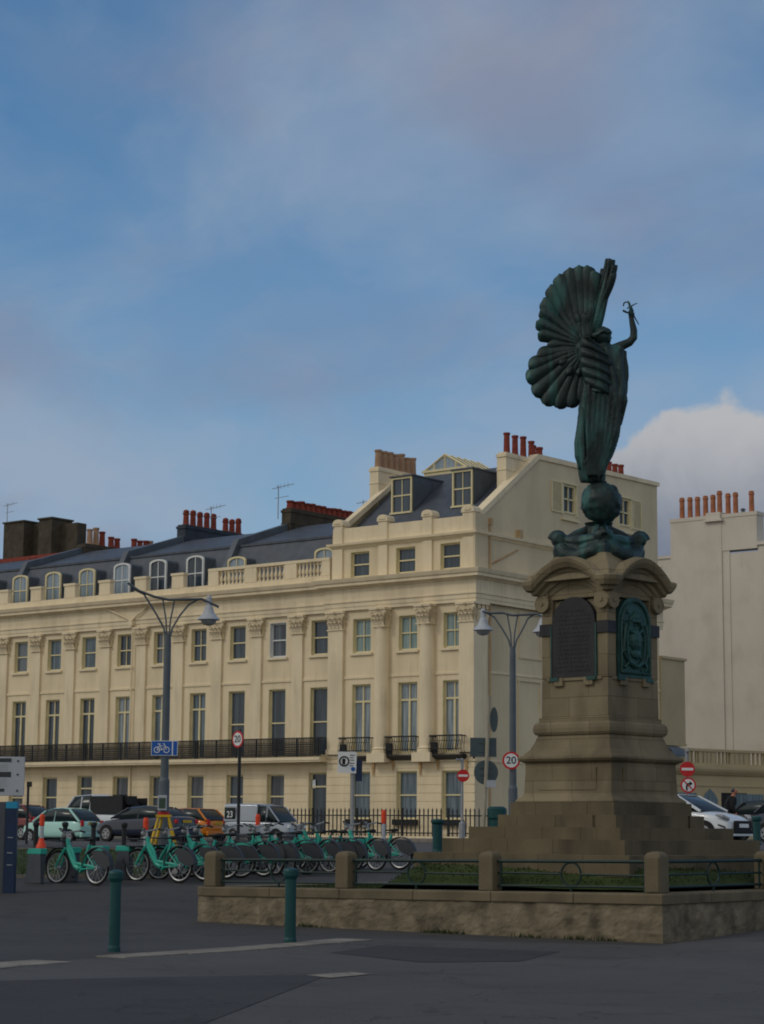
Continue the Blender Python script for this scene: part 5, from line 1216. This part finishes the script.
k.build('bicycle_symbol', 'white', so_)
bx = empty('notice_box', gp(163, 55), AR, 'small pale notice box strapped to the left street lamp', 'notice'); b = MB(); b.box(-.14, .1, -.24, -.15, 1.12, 1.52); bo = b.build('box', 'greysign', bx, bevel=.01); b = MB(); b.box(-.11, .07, -.246, -.2405, 1.17, 1.45); b.build('dark_notice', mat('notice_green', (.05, .09, .07), .6), bo); b = MB(); b.lathe([(.16, .96), (.16, 1.08)], n=14); b.build('red_band', 'red', bx)
yt = empty('yellow_trestle', gp(163, 53.5), AR, 'yellow trestle legs standing against the foot of the left street lamp', 'trestle')
for a_, b_ in (((-.12, 0, 1.0), (-.36, -.1, 0.02)), ((-.05, .2, 1.0), (-.28, .3, .02)), ((.12, 0, 1.0), (.40, -.1, .02)), ((.08, .2, 1.0), (.33, .3, .02))):
    b = MB(); b.tube([a_, b_], [.03, .055], 4); b.build('leg', 'yel', yt)
b = MB(); b.box(-.2, .2, -.03, .2, .96, 1.02); b.build('top_bar', 'yel', yt)
# twenty sign on lamp two
s2 = empty('speed_limit_sign', gp(511, 62), AR, 'round red-rimmed 20 sign on the street lamp beside the monument', 'sign', 'round speed signs'); round_sign(s2, 0, -.14, 2.74, .27, '20')
b = MB(); b.box(-.02, .02, -.128, -.1, 2.55, 2.95); b.build('bracket', 'steel', s2)
# speed sign on black post
p = gp(238, 60); s3 = empty('speed_limit_sign', p, AR-.8, 'round red-rimmed 20 sign on a thin black post before the terrace', 'sign', 'round speed signs')
b = MB(); b.lathe([(.05, 0), (.05, 3.5), (.02, 3.56)], n=8); b.build('pole', 'iron', s3); round_sign(s3, 0, -.08, 3.24, .25, '20')
# white parking sign with blue plate behind
p = gp(352, 58); s4 = empty('parking_sign', p, AR, 'white restriction sign with a black ring symbol on a grey pole', 'sign')
b = MB(); b.lathe([(.055, 0), (.05, 2.85)], n=8); b.build('pole', 'steel', s4)
b = MB(); b.box(-.50, .03, -.08, -.065, 2.22, 2.82); so_ = b.build('sign_plate', 'white', s4); so_.rotation_euler = (0, .03, 0)
b = MB(); b.torus((-.32, -.085, 2.55), .13, .022, 'Y', 22, 4); b.ball((-.33, -.085, 2.58), .05, 6, (1, .2, 1)); b.box(-.37, -.29, -.09, -.081, 2.46, 2.55); b.build('black_symbol', 'black', so_)
b = MB()
for k, (z, a_, c_) in enumerate(((2.73, -.17, -.02), (2.66, -.17, -.06), (2.59, -.15, -.04), (2.5, -.16, -.03), (2.43, -.15, -.06))): b.box(a_, c_, -.084, -.0805, z-.012, z+.012)
b.build('small_print', 'dgrey', so_)
b = MB(); b.disc((-.06, -.088, 2.34), .06, .008); b.build('blue_disc', 'blue', so_)
b = MB(); b.box(.07, .27, -.03, -.01, 2.0, 2.62); b.build('side_plate', 'navy', s4)
# no entry on thin pole
p = gp(462, 66); s5 = empty('no_entry_sign', p, AR, 'small red no entry sign on a grey pole left of the monument', 'sign', 'no entry signs')
b = MB(); b.lathe([(.10, 0), (.10, .85), (.045, .9), (.045, 2.9), (.03, 2.93)], n=8); b.tube([(0, 0, 2.87), (-.2, -.1, 2.89)], .035, 5); b.build('pole', 'steel', s5); round_sign(s5, .03, -.07, 2.37, .20, 'noentry')
# backs of signs on leaning pole
p = gp(483, 58); s6 = empty('sign_cluster', p, AR+.12, 'leaning cream pole carrying the grey backs of four road signs', 'sign')
b = MB(); b.tube([(-.03, 0, 0), (.09, 0, 2.2), (.17, 0, 4.45)], .055, 8); b.build('pole', 'polecream', s6)
b = MB(); b.box(-.36, .40, .07, .085, 2.72, 3.26); b.build('rectangular_back', 'signback', s6); b = MB(); b.disc((.10, .08, 2.28), .35, .014, sx=1); b.build('round_back', 'signback', s6); b = MB(); b.disc((.33, .08, 3.78), .36, .014, sx=.32); b.build('turned_back', 'signback', s6); b = MB(); b.box(.08, .36, -.08, -.065, 1.86, 2.06); b.build('small_plate', 'greysign', s6)
b = MB(); [b.box(-.1, .3, .055, .069, z, z+.03) for z in (2.2, 2.4, 2.85, 3.1)]; b.build('bracket', 'signback', s6)
# no entry + no right turn beyond the monument
p = gp(688, 64); s7 = empty('no_entry_sign', p, AR, 'red no entry sign above a no right turn sign, right of the monument', 'sign', 'no entry signs')
b = MB(); b.lathe([(.05, 0), (.05, 2.9), (.03, 2.93)], n=8); b.tube([(0, 0, 2.8), (0, -.25, 2.86)], .04, 5); b.build('pole', 'steel', s7); round_sign(s7, 0, -.09, 2.28, .235, 'noentry'); round_sign(s7, .02, -.09, 1.78, .245, 'noright')
# dark totem and white panel at the left edge
p = gp(8.5, 38); tt = empty('information_totem', p, AR, 'dark navy information totem with a cyan band at the left edge', 'totem'); b = MB(); b.box(-.05, .15, -.1, .1, -.02, 1.66); tb = b.build('totem_body', 'navy', tt, bevel=.01); b = MB(); b.box(-.052, .153, -.103, .103, 1.54, 1.665); b.build('cyan_band', 'cyan', tb); b = MB(); b.box(-.19, -.06, -.05, .05, -.02, 1.66); b.build('side_plate', 'dock', tt, bevel=.01)
b = MB(); 
for z in (1.0, .72, .5): b.box(.0, .1, -.106, -.1, z, z+.012)
b.build('small_print', 'greysign', tb)
p = gp(0, 39.5); p.z += .17; wp = empty('notice_board', p, AR, 'white weathered notice board with dark strips above the left totem', 'notice board'); b = MB(); b.box(-1.6, .43, -.02, .02, 1.52, 2.27); wo = b.build('board', 'greysign', wp, bevel=.008); b = MB()
for a_, c_ in ((1.60, 1.66), (1.88, 1.98), (2.17, 2.24)): b.box(-1.5, .17 if a_ > 1.7 else .05, -.026, -.021, a_, c_)
b.build('dark_strip', 'dgrey', wo); b = MB()
for k in range(12): z = 1.7+k*.045; b.box(-1.4, .1, -.0245, -.0212, z, z+.008) if not 1.86 < z < 2.0 and z < 2.15 else None
b.build('faint_print', 'steel', wo); b = MB(); b.lathe([(.04, -.2), (.04, 2.2)], (-1.2, .06, 0), n=8); b.build('pole', 'steel', wp)
b = MB(); [b.disc((.30, -.025, z), .02, .01) for z in (1.62, 1.93, 2.19)]; b.build('bolt', 'dgrey', wo)
# thin black post
p = gp(26.5, 72); o = empty('lamp_standard', p, AR, 'thin black post with a small box head beside the notice board', 'post'); b = MB(); b.lathe([(.05, 0), (.045, 2.1)], n=8); b.build('pole', 'iron', o); b = MB(); b.box(-.05, .12, -.06, .06, 2.0, 2.18); b.build('head', 'iron', o)
# notice in the doorway
pn = onY(313.5, 784, YF+.5); o = empty('door_notice', pn, 0, 'small white paper notice taped inside the dark doorway', 'notice'); b = MB(); b.box(-.16, .16, -.03, -.02, -.22, .22); b.build('sheet', 'paper', o)

# ------------------------------------------------------------------ cars: x forward along -X (nose at -L/2)
def car(name, px, d, rz, label, paint, low, green, hw, wheels, wr=.31, rear=None, front=None, group='cars parked along the terrace', dz=0, roof=None, glass_back=None):
    p = gp(px, d); p.z += dz; e = empty(name, p, rz, label, 'car' if 'van' not in name and 'pickup' not in name else name.split('_')[-1], group)
    mb = MB(); rings = []                                   # body: stations (x, zbot, zbelt, halfwidth)
    for x, zb, zt, h_ in low:
        rings.append([(x, -h_*.9, zb), (x, -h_, zb+.12), (x, -h_*1.0, (zb+zt)/2), (x, -h_*.97, zt-.08), (x, -h_*.88, zt), (x, 0, zt+.03), (x, h_*.88, zt), (x, h_*.97, zt-.08), (x, h_, (zb+zt)/2), (x, h_, zb+.12), (x, h_*.9, zb)])
    mb.loft(rings); bo = mb.build('body', paint, e, smooth=True)
    ms = bo.modifiers.new('sub', 'SUBSURF'); ms.levels = 1; ms.render_levels = 2
    g = MB(); rings = []
    for x, zb, zt, hb, ht in green: rings.append([(x, -hb, zb), (x, -ht, zt-.02), (x, -ht*.8, zt), (x, ht*.8, zt), (x, ht, zt-.02), (x, hb, zb)])
    g.loft(rings); g.build('window', 'carglass', e, smooth=True)
    r = MB(); gs = [q for q in green if roof is None or roof[0] <= q[0] <= roof[1]]
    if roof: rings = [[(x, -ht-.012, zt-.06), (x, -ht*.8, zt+.02), (x, ht*.8, zt+.02), (x, ht+.012, zt-.06), (x, ht*.8, zt+.006), (x, -ht*.8, zt+.006)] for x, zb, zt, hb, ht in gs]; r.loft(rings)
    # pillars
    if roof:
        ga, gb, gc, gd = green[0], gs[0], gs[-1], green[-1]
        for (a, b) in ((ga, gb), (gd, gc)):
            for sy in (-1, 1): r.tube([(a[0], sy*(a[3]-.01), a[1]), (b[0], sy*b[4], b[2]-.02)], .045, 5)
        for t in ((.45,) if glass_back is None else glass_back):
            x = gs[0][0]+(gs[-1][0]-gs[0][0])*t
            for sy in (-1, 1): r.tube([(x, sy*(green[1][3]+.0), green[1][1]-.02), (x, sy*(gs[0][4]+.01), gs[0][2]-.03)], .05, 4)
        r.build('roof', paint, e)
    for x in wheels:
        for sy in (-1, 1):
            w_ = MB(); w_.disc((x, sy*(hw-.09), wr), wr, .2, 'Y', 22); wo = w_.build('wheel', 'black', e)
            c = MB(); c.disc((x, sy*(hw+.012), wr), wr*.62, .012, 'Y', 18); c.torus((x, sy*(hw+.01), wr), wr*.62, .02, 'Y', 18, 4); co = c.build('hubcap', 'steel', wo)
            a = MB(); 
            for k in range(5): an_ = 2*PI*k/5+.3; a.disc((x+wr*.4*math.cos(an_), sy*(hw+.02), wr+wr*.4*math.sin(an_)), wr*.12, .006, 'Y', 8)
            a.build('rim_opening', 'black', co)
            ar = MB(); ar.loft([[(x+R2*math.cos(q), sy*(hw+o), wr+R2*math.sin(q)) for R2, o in ((wr*1.02, -.06), (wr*1.16, -.06), (wr*1.16, .004), (wr*1.02, .004))] for q in [PI*k/12 for k in range(13)]]); ar.build('wheel_arch', 'black', e)
    if rear:
        xr, z1_, z2_, yw, plz = rear
        for sy in (-1, 1): b = MB(); b.obox((xr-.02, sy*yw, (z1_+z2_)/2), (.08, .16, z2_-z1_)); b.build('tail_light', 'red', e, bevel=.02)
        b = MB(); b.box(xr+.03, xr+.05, -.26, .26, plz-.06, plz+.06); b.build('number_plate', 'plate', e)
        b = MB(); b.obox((xr-.02, 0, .38), (.14, 2*hw*.86, .2)); b.build('bumper', paint, e, bevel=.04)
    return e
city_low = [(-1.75, .3, .62, .5), (-1.68, .22, .76, .68), (-1.4, .2, .88, .78), (-.9, .2, .95, .81), (.3, .2, .95, .82), (1.2, .2, .98, .80), (1.6, .24, .98, .74), (1.74, .3, .8, .66)]
city_gr = [(-1.05, .92, .97, .70, .64), (-.75, .92, 1.2, .71, .60), (-.42, .92, 1.38, .72, .58), (0, .92, 1.47, .73, .6), (.5, .92, 1.49, .73, .6), (.95, .92, 1.44, .72, .58), (1.25, .92, 1.32, .71, .58), (1.5, .92, 1.12, .7, .6), (1.6, .92, .97, .68, .6)]
car('hatchback_car', 62, 87, .06, 'small mint green hatchback parked beside black bollards', 'mint', city_low, city_gr, .81, (-1.15, 1.12), .29, rear=(1.72, .74, .98, .6, .86), roof=(-.45, 1.0), dz=-.13)
sal_low = [(-2.2, .32, .6, .6), (-2.1, .24, .72, .78), (-1.6, .2, .86, .88), (-1.0, .2, .94, .9), (.6, .2, .98, .91), (1.5, .2, 1.04, .88), (2.05, .26, 1.04, .8), (2.2, .36, .88, .7)]
sal_gr = [(-1.25, .93, .96, .78, .7), (-.45, .93, 1.38, .78, .6), (.3, .93, 1.45, .78, .62), (1.0, .93, 1.4, .78, .6), (1.85, .95, 1.05, .74, .62)]
car('saloon_car', 146, 84, .05, 'dark blue saloon car between the mint hatchback and the lamp post', 'navycar', sal_low, sal_gr, .9, (-1.4, 1.35), .32, rear=(2.18, .76, .92, .62, .84), roof=(-.5, 1.1))
car('hatchback_car', 16, 89, .04, 'dark red hatchback partly hidden by the notice board', 'carred', city_low, [(x, a, b+.02, c, d_2) for x, a, b, c, d_2 in city_gr], .81, (-1.15, 1.12), .3, rear=(1.72, .74, .98, .6, .82), roof=(-.5, 1.15))
hat_low = [(-1.95, .3, .6, .6), (-1.85, .22, .74, .76), (-1.4, .2, .88, .85), (-.8, .2, .96, .87), (.6, .2, 1.0, .88), (1.5, .22, 1.02, .84), (1.9, .3, .9, .74)]
hat_gr = [(-1.1, .94, .98, .76, .68), (-.4, .94, 1.42, .76, .6), (.4, .94, 1.48, .76, .62), (1.2, .95, 1.44, .76, .6), (1.75, .96, 1.02, .72, .62)]
car('hatchback_car', 186, 91, .05, 'bright orange hatchback behind the lamp post and bicycles', 'carorange', hat_low, hat_gr, .87, (-1.25, 1.25), .3, rear=(1.86, .72, 1.0, .66, .82), roof=(-.45, 1.25), dz=-.06)
# silver panel van, nose to the right
van_low = [(-2.15, .35, .74, .65), (-2.05, .25, .86, .8), (-1.5, .22, .98, .86), (-1.0, .22, 1.02, .88), (.5, .22, 1.05, .9), (1.9, .24, 1.05, .9), (2.08, .32, 1.0, .86)]
van_gr = [(-1.55, 1.0, 1.04, .8, .72), (-.8, 1.0, 1.72, .82, .7), (-.1, 1.0, 1.8, .85, .74)]
v = car('panel_van', 264, 86, PI+.12, 'silver panel van with its nose to the right behind the bicycles', 'carsilver', van_low, van_gr, .89, (-1.4, 1.35), .32, roof=(-.9, 0), group='vans and pickups by the terrace', glass_back=(.1,), dz=-.02)
b = MB(); b.loft([[(x, -.86, 1.0), (x, -.78, 1.78), (x, -.6, 1.84), (x, .6, 1.84), (x, .78, 1.78), (x, .86, 1.0)] for x in (-.12, .6, 1.9, 2.02)]); b.build('cargo_box', 'carsilver', v, bevel=.03)
for sy in (-1, 1): b = MB(); b.box(2.02, 2.06, sy*.78-.06, sy*.78+.06, .8, 1.15); b.build('tail_light', 'red', v); b = MB(); b.obox((-2.1, sy*.62, .78), (.12, .24, .16)); b.build('headlight', 'white', v, bevel=.02); b = MB(); b.obox((-.95, sy*1.0, 1.1), (.1, .16, .2)); b.build('mirror', 'black', v, bevel=.02)
v.scale = (.78, .86, .88)
b = MB(); b.box(1.25, 1.95, .862, .872, 1.12, 1.66); wq = b.build('rear_window', 'carglass', v); text('23', .42, 'white', wq, (1.6, .874, 1.32), rot=(PI/2, 0, PI))
# white pickup behind the mint car
pk_low = [(-2.3, .4, .8, .7), (-2.2, .3, .9, .86), (-1.2, .28, 1.02, .9), (.1, .28, 1.05, .9), (.3, .28, 1.05, .9), (2.3, .3, 1.02, .9), (2.36, .4, .95, .85)]
pk_gr = [(-1.35, 1.0, 1.05, .82, .74), (-.75, 1.0, 1.82, .82, .68), (.2, 1.0, 1.88, .82, .7), (.32, 1.0, 1.8, .82, .7)]
v = car('pickup', 96, 93, .05, 'white pickup truck with a dark loaded bed behind the mint hatchback', 'carwhite', pk_low, pk_gr, .9, (-1.5, 1.5), .34, roof=(-.8, .35), group='vans and pickups by the terrace', dz=.12)
b = MB()
for k in range(14):
    random.seed(k); b.obox((.65+1.5*random.random(), random.uniform(-.6, .6), 1.05+.75*random.random()), (random.uniform(.3, .9), random.uniform(.2, .6), random.uniform(.15, .4)), random.uniform(-.3, .3))
b.box(.4, 2.3, -.85, -.8, 1.02, 1.75); b.box(.4, 2.3, .8, .85, 1.02, 1.75); b.box(.4, 2.3, -.86, -.79, 1.75, 1.82); b.box(.38, .44, -.85, .85, 1.0, 1.82)
b.build('load', 'iron', v)
# white car beyond the monument, nose to the right and towards the camera
wc_low = [(-1.98, .34, .58, .55), (-1.92, .24, .70, .74), (-1.6, .18, .84, .84), (-1.0, .18, .96, .87), (0, .18, 1.0, .88), (1.4, .2, 1.02, .86), (1.9, .3, .95, .78)]
wc_gr = [(-1.05, .95, .98, .78, .7), (-.15, .95, 1.42, .78, .6), (.6, .95, 1.47, .78, .6), (1.3, .95, 1.4, .76, .58), (1.8, .96, 1.02, .72, .6)]
v = car('hatchback_car', 684, 61.5, math.radians(180-2), 'white car with a black grille half hidden by the monument steps', 'carwhite', wc_low, wc_gr, .87, (-1.22, 1.28), .32, roof=(-.2, 1.35), group='cars by the side street')
b = MB(); b.box(-2.06, -1.98, -.46, .46, .30, .68); gr = b.build('grille', 'black', v, bevel=.03); b = MB(); b.box(-2.075, -2.061, -.26, .26, .48, .59); b.build('number_plate', 'white', gr); b = MB(); b.obox((-1.99, 0, .27), (.1, 1.1, .06)); b.build('bumper', 'carwhite', v)
for sy in (-1, 1): b = MB(); b.tube([(-1.62, sy*.83, .84), (-1.8, sy*.76, .80), (-1.93, sy*.6, .72)], [.03, .07, .05], 6); b.build('headlight', 'steel', v); b = MB(); b.tube([(-1.93, sy*.72, .32), (-1.88, sy*.8, .5), (-1.7, sy*.86, .56)], .025, 4); b.build('bumper_trim', 'black', v)
car('hatchback_car', 782, 76, math.radians(180), 'black car parked behind the walking man', 'iron', hat_low, hat_gr, .87, (-1.25, 1.25), .3, roof=(-.45, 1.25), group='cars by the side street')
v = car('hatchback_car', 814, 66, math.radians(176), 'black car cut off by the right edge of the view', 'navycar', hat_low, hat_gr, .87, (-1.25, 1.25), .3, roof=(-.45, 1.25), group='cars by the side street')
# ------------------------------------------------------------------ the walking man
pp_ = gp(729, 64.6); man = empty('person', pp_, AR, 'balding man in a dark coat leaning forward behind the white car', 'person')
def skin(name, chain, mt, parent, lvl=2):
    vs_, es, rs = chain; me = bpy.data.meshes.new(name); me.from_pydata(vs_, es, []); o = bpy.data.objects.new(name, me); C.objects.link(o); o.parent = parent
    md = o.modifiers.new('skin', 'SKIN'); md.use_smooth_shade = True
    for k, r in enumerate(rs): me.skin_vertices[0].data[k].radius = (r, r*.85) if not isinstance(r, tuple) else r
    me.skin_vertices[0].data[0].use_root = True
    s_ = o.modifiers.new('s', 'SUBSURF'); s_.levels = lvl; s_.render_levels = lvl; me.materials.append(M[mt]); return o
V_ = [(0, 0, .95), (.03, 0, 1.15), (.10, 0, 1.36), (.16, 0, 1.47), (.18, 0, 1.52), (.22, 0, 1.61), (.235, 0, 1.68),
      (-.02, -.10, .88), (.06, -.12, .48), (.02, -.12, .08), (.16, -.12, .04), (-.04, .10, .88), (-.14, .12, .48), (-.30, .12, .1), (-.18, .12, .04),
      (.12, -.20, 1.38), (.06, -.27, 1.12), (.18, -.25, .92), (.22, -.24, .84), (.10, .20, 1.38), (-.02, .27, 1.12), (.10, .26, .92), (.15, .25, .84)]
E_ = [(0, 1), (1, 2), (2, 3), (3, 4), (4, 5), (5, 6), (0, 7), (7, 8), (8, 9), (9, 10), (0, 11), (11, 12), (12, 13), (13, 14), (2, 15), (15, 16), (16, 17), (17, 18), (2, 19), (19, 20), (20, 21), (21, 22)]
R_ = [.16, .165, .17, .09, .065, .12, .085, .10, .07, .05, .04, .10, .07, .05, .04, .08, .055, .042, .04, .08, .055, .042, .04]
skin('body', (V_, E_, R_), 'skin', man)
cv = [v_ for v_ in V_]; skin('coat', ([V_[0], V_[1], V_[2], (.13, 0, 1.44), V_[15], V_[16], V_[17], V_[19], V_[20], V_[21], (-.03, 0, .72)], [(0, 1), (1, 2), (2, 3), (2, 4), (4, 5), (5, 6), (2, 7), (7, 8), (8, 9), (0, 10)], [.21, .22, .23, .13, .12, .09, .075, .12, .09, .075, .22]), 'coat', man)
skin('trousers', ([(0, 0, .93)]+[V_[k] for k in (7, 8, 9, 11, 12, 13)], [(0, 1), (1, 2), (2, 3), (0, 4), (4, 5), (5, 6)], [.17, .115, .085, .07, .115, .085, .07]), 'coat', man)
b = MB(); b.ball((.165, 0, 1.635), .095, 8, (.8, 1.05, .7)); b.build('hair', 'dgrey', man)
# ------------------------------------------------------------------ world, sun
SUN_EL, SUN_AZ = math.radians(38), math.radians(212)       # azimuth clockwise from north
w = bpy.data.worlds.new('World'); sc.world = w; w.use_nodes = True
N = w.node_tree.nodes; L = w.node_tree.links; bg = N['Background']
sky = N.new('ShaderNodeTexSky'); sky.sky_type = 'NISHITA'; sky.sun_disc = False; sky.sun_elevation = SUN_EL; sky.sun_rotation = SUN_AZ; sky.air_density = 1.0; sky.dust_density = .5; sky.ozone_density = 3.0
tc = N.new('ShaderNodeTexCoord'); sp = N.new('ShaderNodeSeparateXYZ'); L.new(tc.outputs['Generated'], sp.inputs[0])
def mth(op, a, b=None, c=None):
    n = N.new('ShaderNodeMath'); n.operation = op
    for k, q in enumerate((a, b, c)):
        if q is None: continue
        if isinstance(q, (int, float)): n.inputs[k].default_value = q
        else: L.new(q, n.inputs[k])
    return n.outputs[0]
def smooth(x, a, b):
    r = N.new('ShaderNodeMapRange'); r.interpolation_type = 'SMOOTHSTEP'; L.new(x, r.inputs[0]); r.inputs[1].default_value = a; r.inputs[2].default_value = b; return r.outputs[0]
X, Y, Z = sp.outputs
zz = mth('ADD', mth('MAXIMUM', Z, 0), .42)
cb = N.new('ShaderNodeCombineXYZ'); L.new(mth('DIVIDE', X, zz), cb.inputs[0]); L.new(mth('DIVIDE', Y, zz), cb.inputs[1])
def nz(vec, s, det=6, rough=.5, dist=0, stretch=(1, 1, 1), rot=0, off=(0, 0, 0)):
    mp = N.new('ShaderNodeMapping'); mp.inputs['Scale'].default_value = stretch; mp.inputs['Rotation'].default_value = (0, 0, rot); mp.inputs['Location'].default_value = off; L.new(vec, mp.inputs[0])
    n = N.new('ShaderNodeTexNoise'); n.inputs['Scale'].default_value = s; n.inputs['Detail'].default_value = det; n.inputs['Roughness'].default_value = rough; n.inputs['Distortion'].default_value = dist; L.new(mp.outputs[0], n.inputs[0]); return n.outputs[0]
V3 = cb.outputs[0]
thin = smooth(nz(V3, 3.0, 6, .52, .3, off=(3.1, 1.2, 0)), .36, .72)
wisp = smooth(nz(V3, 6.5, 8, .6, .5, stretch=(.8, 1.2, 1), rot=.9, off=(7, 2, 0)), .42, .75)
puff = smooth(nz(V3, 4.2, 7, .5, .2, off=(1.7, 5.4, 0)), .46, .68)
high = smooth(Z, .30, .55)                          # a thicker veil higher up
low = mth('SUBTRACT', 1, smooth(Z, .08, .34))
cov = mth('ADD', mth('MULTIPLY', thin, .6), mth('MULTIPLY', wisp, .25))
cov = mth('ADD', cov, mth('MULTIPLY', puff, mth('ADD', mth('MULTIPLY', high, .5), .15)))
cov = mth('ADD', cov, mth('MULTIPLY', low, .38)); south = smooth(mth('MULTIPLY', Y, -1), -.35, .25); cov = mth('ADD', cov, mth('MULTIPLY', south, .45)); cov = mth('MINIMUM', cov, .92)  # extra bright cloud added to the unseen southern sky as neutral fill light
def mixc(f, a, b):
    m_ = N.new('ShaderNodeMix'); m_.data_type = 'RGBA'; L.new(f, m_.inputs[0])
    for k, q in ((6, a), (7, b)):
        if isinstance(q, tuple): m_.inputs[k].default_value = (*q, 1)
        else: L.new(q, m_.inputs[k])
    return m_.outputs[2]
veil = mixc(puff, mixc(high, (3.5, 4.35, 5.6), (2.8, 3.5, 4.8)), (2.9, 3.25, 4.3)); veil = mixc(south, veil, (7.2, 6.8, 6.0))
vm = N.new('ShaderNodeVectorMath'); vm.operation = 'MULTIPLY'; L.new(sky.outputs[0], vm.inputs[0]); vm.inputs[1].default_value = (.76, 1.07, 1.18); skyc = vm.outputs[0]
col = mixc(cov, skyc, veil)
# cumulus bank low in the north beyond the monument, with a grey rain haze under it
az = mth('ARCTAN2', X, Y); el = mth('ARCSINE', Z)
d_ = ray(700, 470).normalized(); az0, el0 = math.atan2(d_.x, d_.y), math.asin(d_.z)
bn = nz(tc.outputs['Generated'], 26, 8, .55, .2); bn2 = nz(tc.outputs['Generated'], 9, 3)
u = mth('DIVIDE', mth('SUBTRACT', az, az0+.010), .072); v = mth('DIVIDE', mth('SUBTRACT', el, el0-.030), .068)
rr = mth('SQRT', mth('ADD', mth('MULTIPLY', u, u), mth('MULTIPLY', v, v)))
rr = mth('ADD', rr, mth('MULTIPLY', mth('SUBTRACT', bn, .5), .55)); rr = mth('ADD', rr, mth('MULTIPLY', mth('SUBTRACT', bn2, .5), .35))
cm = mth('SUBTRACT', 1, smooth(rr, .90, .99))
tone = smooth(mth('ADD', mth('SUBTRACT', el, el0-.05), mth('MULTIPLY', mth('SUBTRACT', bn, .5), .05)), -.01, .085)
ccol = mixc(tone, (1.45, 1.75, 2.5), (5.4, 5.4, 5.5))
col = mixc(mth('MULTIPLY', cm, .92), col, ccol)
L.new(col, bg.inputs[0]); bg.inputs[1].default_value = .13
sl = bpy.data.lights.new('sun', 'SUN'); sl.energy = .8; sl.angle = math.radians(12); sl.color = (1, .93, .82)
so = bpy.data.objects.new('sun', sl); C.objects.link(so)
sd = Vector((math.sin(SUN_AZ)*math.cos(SUN_EL), math.cos(SUN_AZ)*math.cos(SUN_EL), math.sin(SUN_EL)))
so.rotation_euler = sd.to_track_quat('Z', 'Y').to_euler(); so.location = (0, -50, 60)
vs = sc.view_settings; vs.view_transform = 'Standard'; vs.look = 'None'; vs.exposure = -.58; vs.gamma = 1; vs.use_curve_mapping = False
sc.cycles.pixel_filter_type = 'BLACKMAN_HARRIS'; sc.cycles.filter_width = 1.9; sc.cycles.max_bounces = 5; sc.cycles.diffuse_bounces = 3; sc.cycles.use_denoising = True
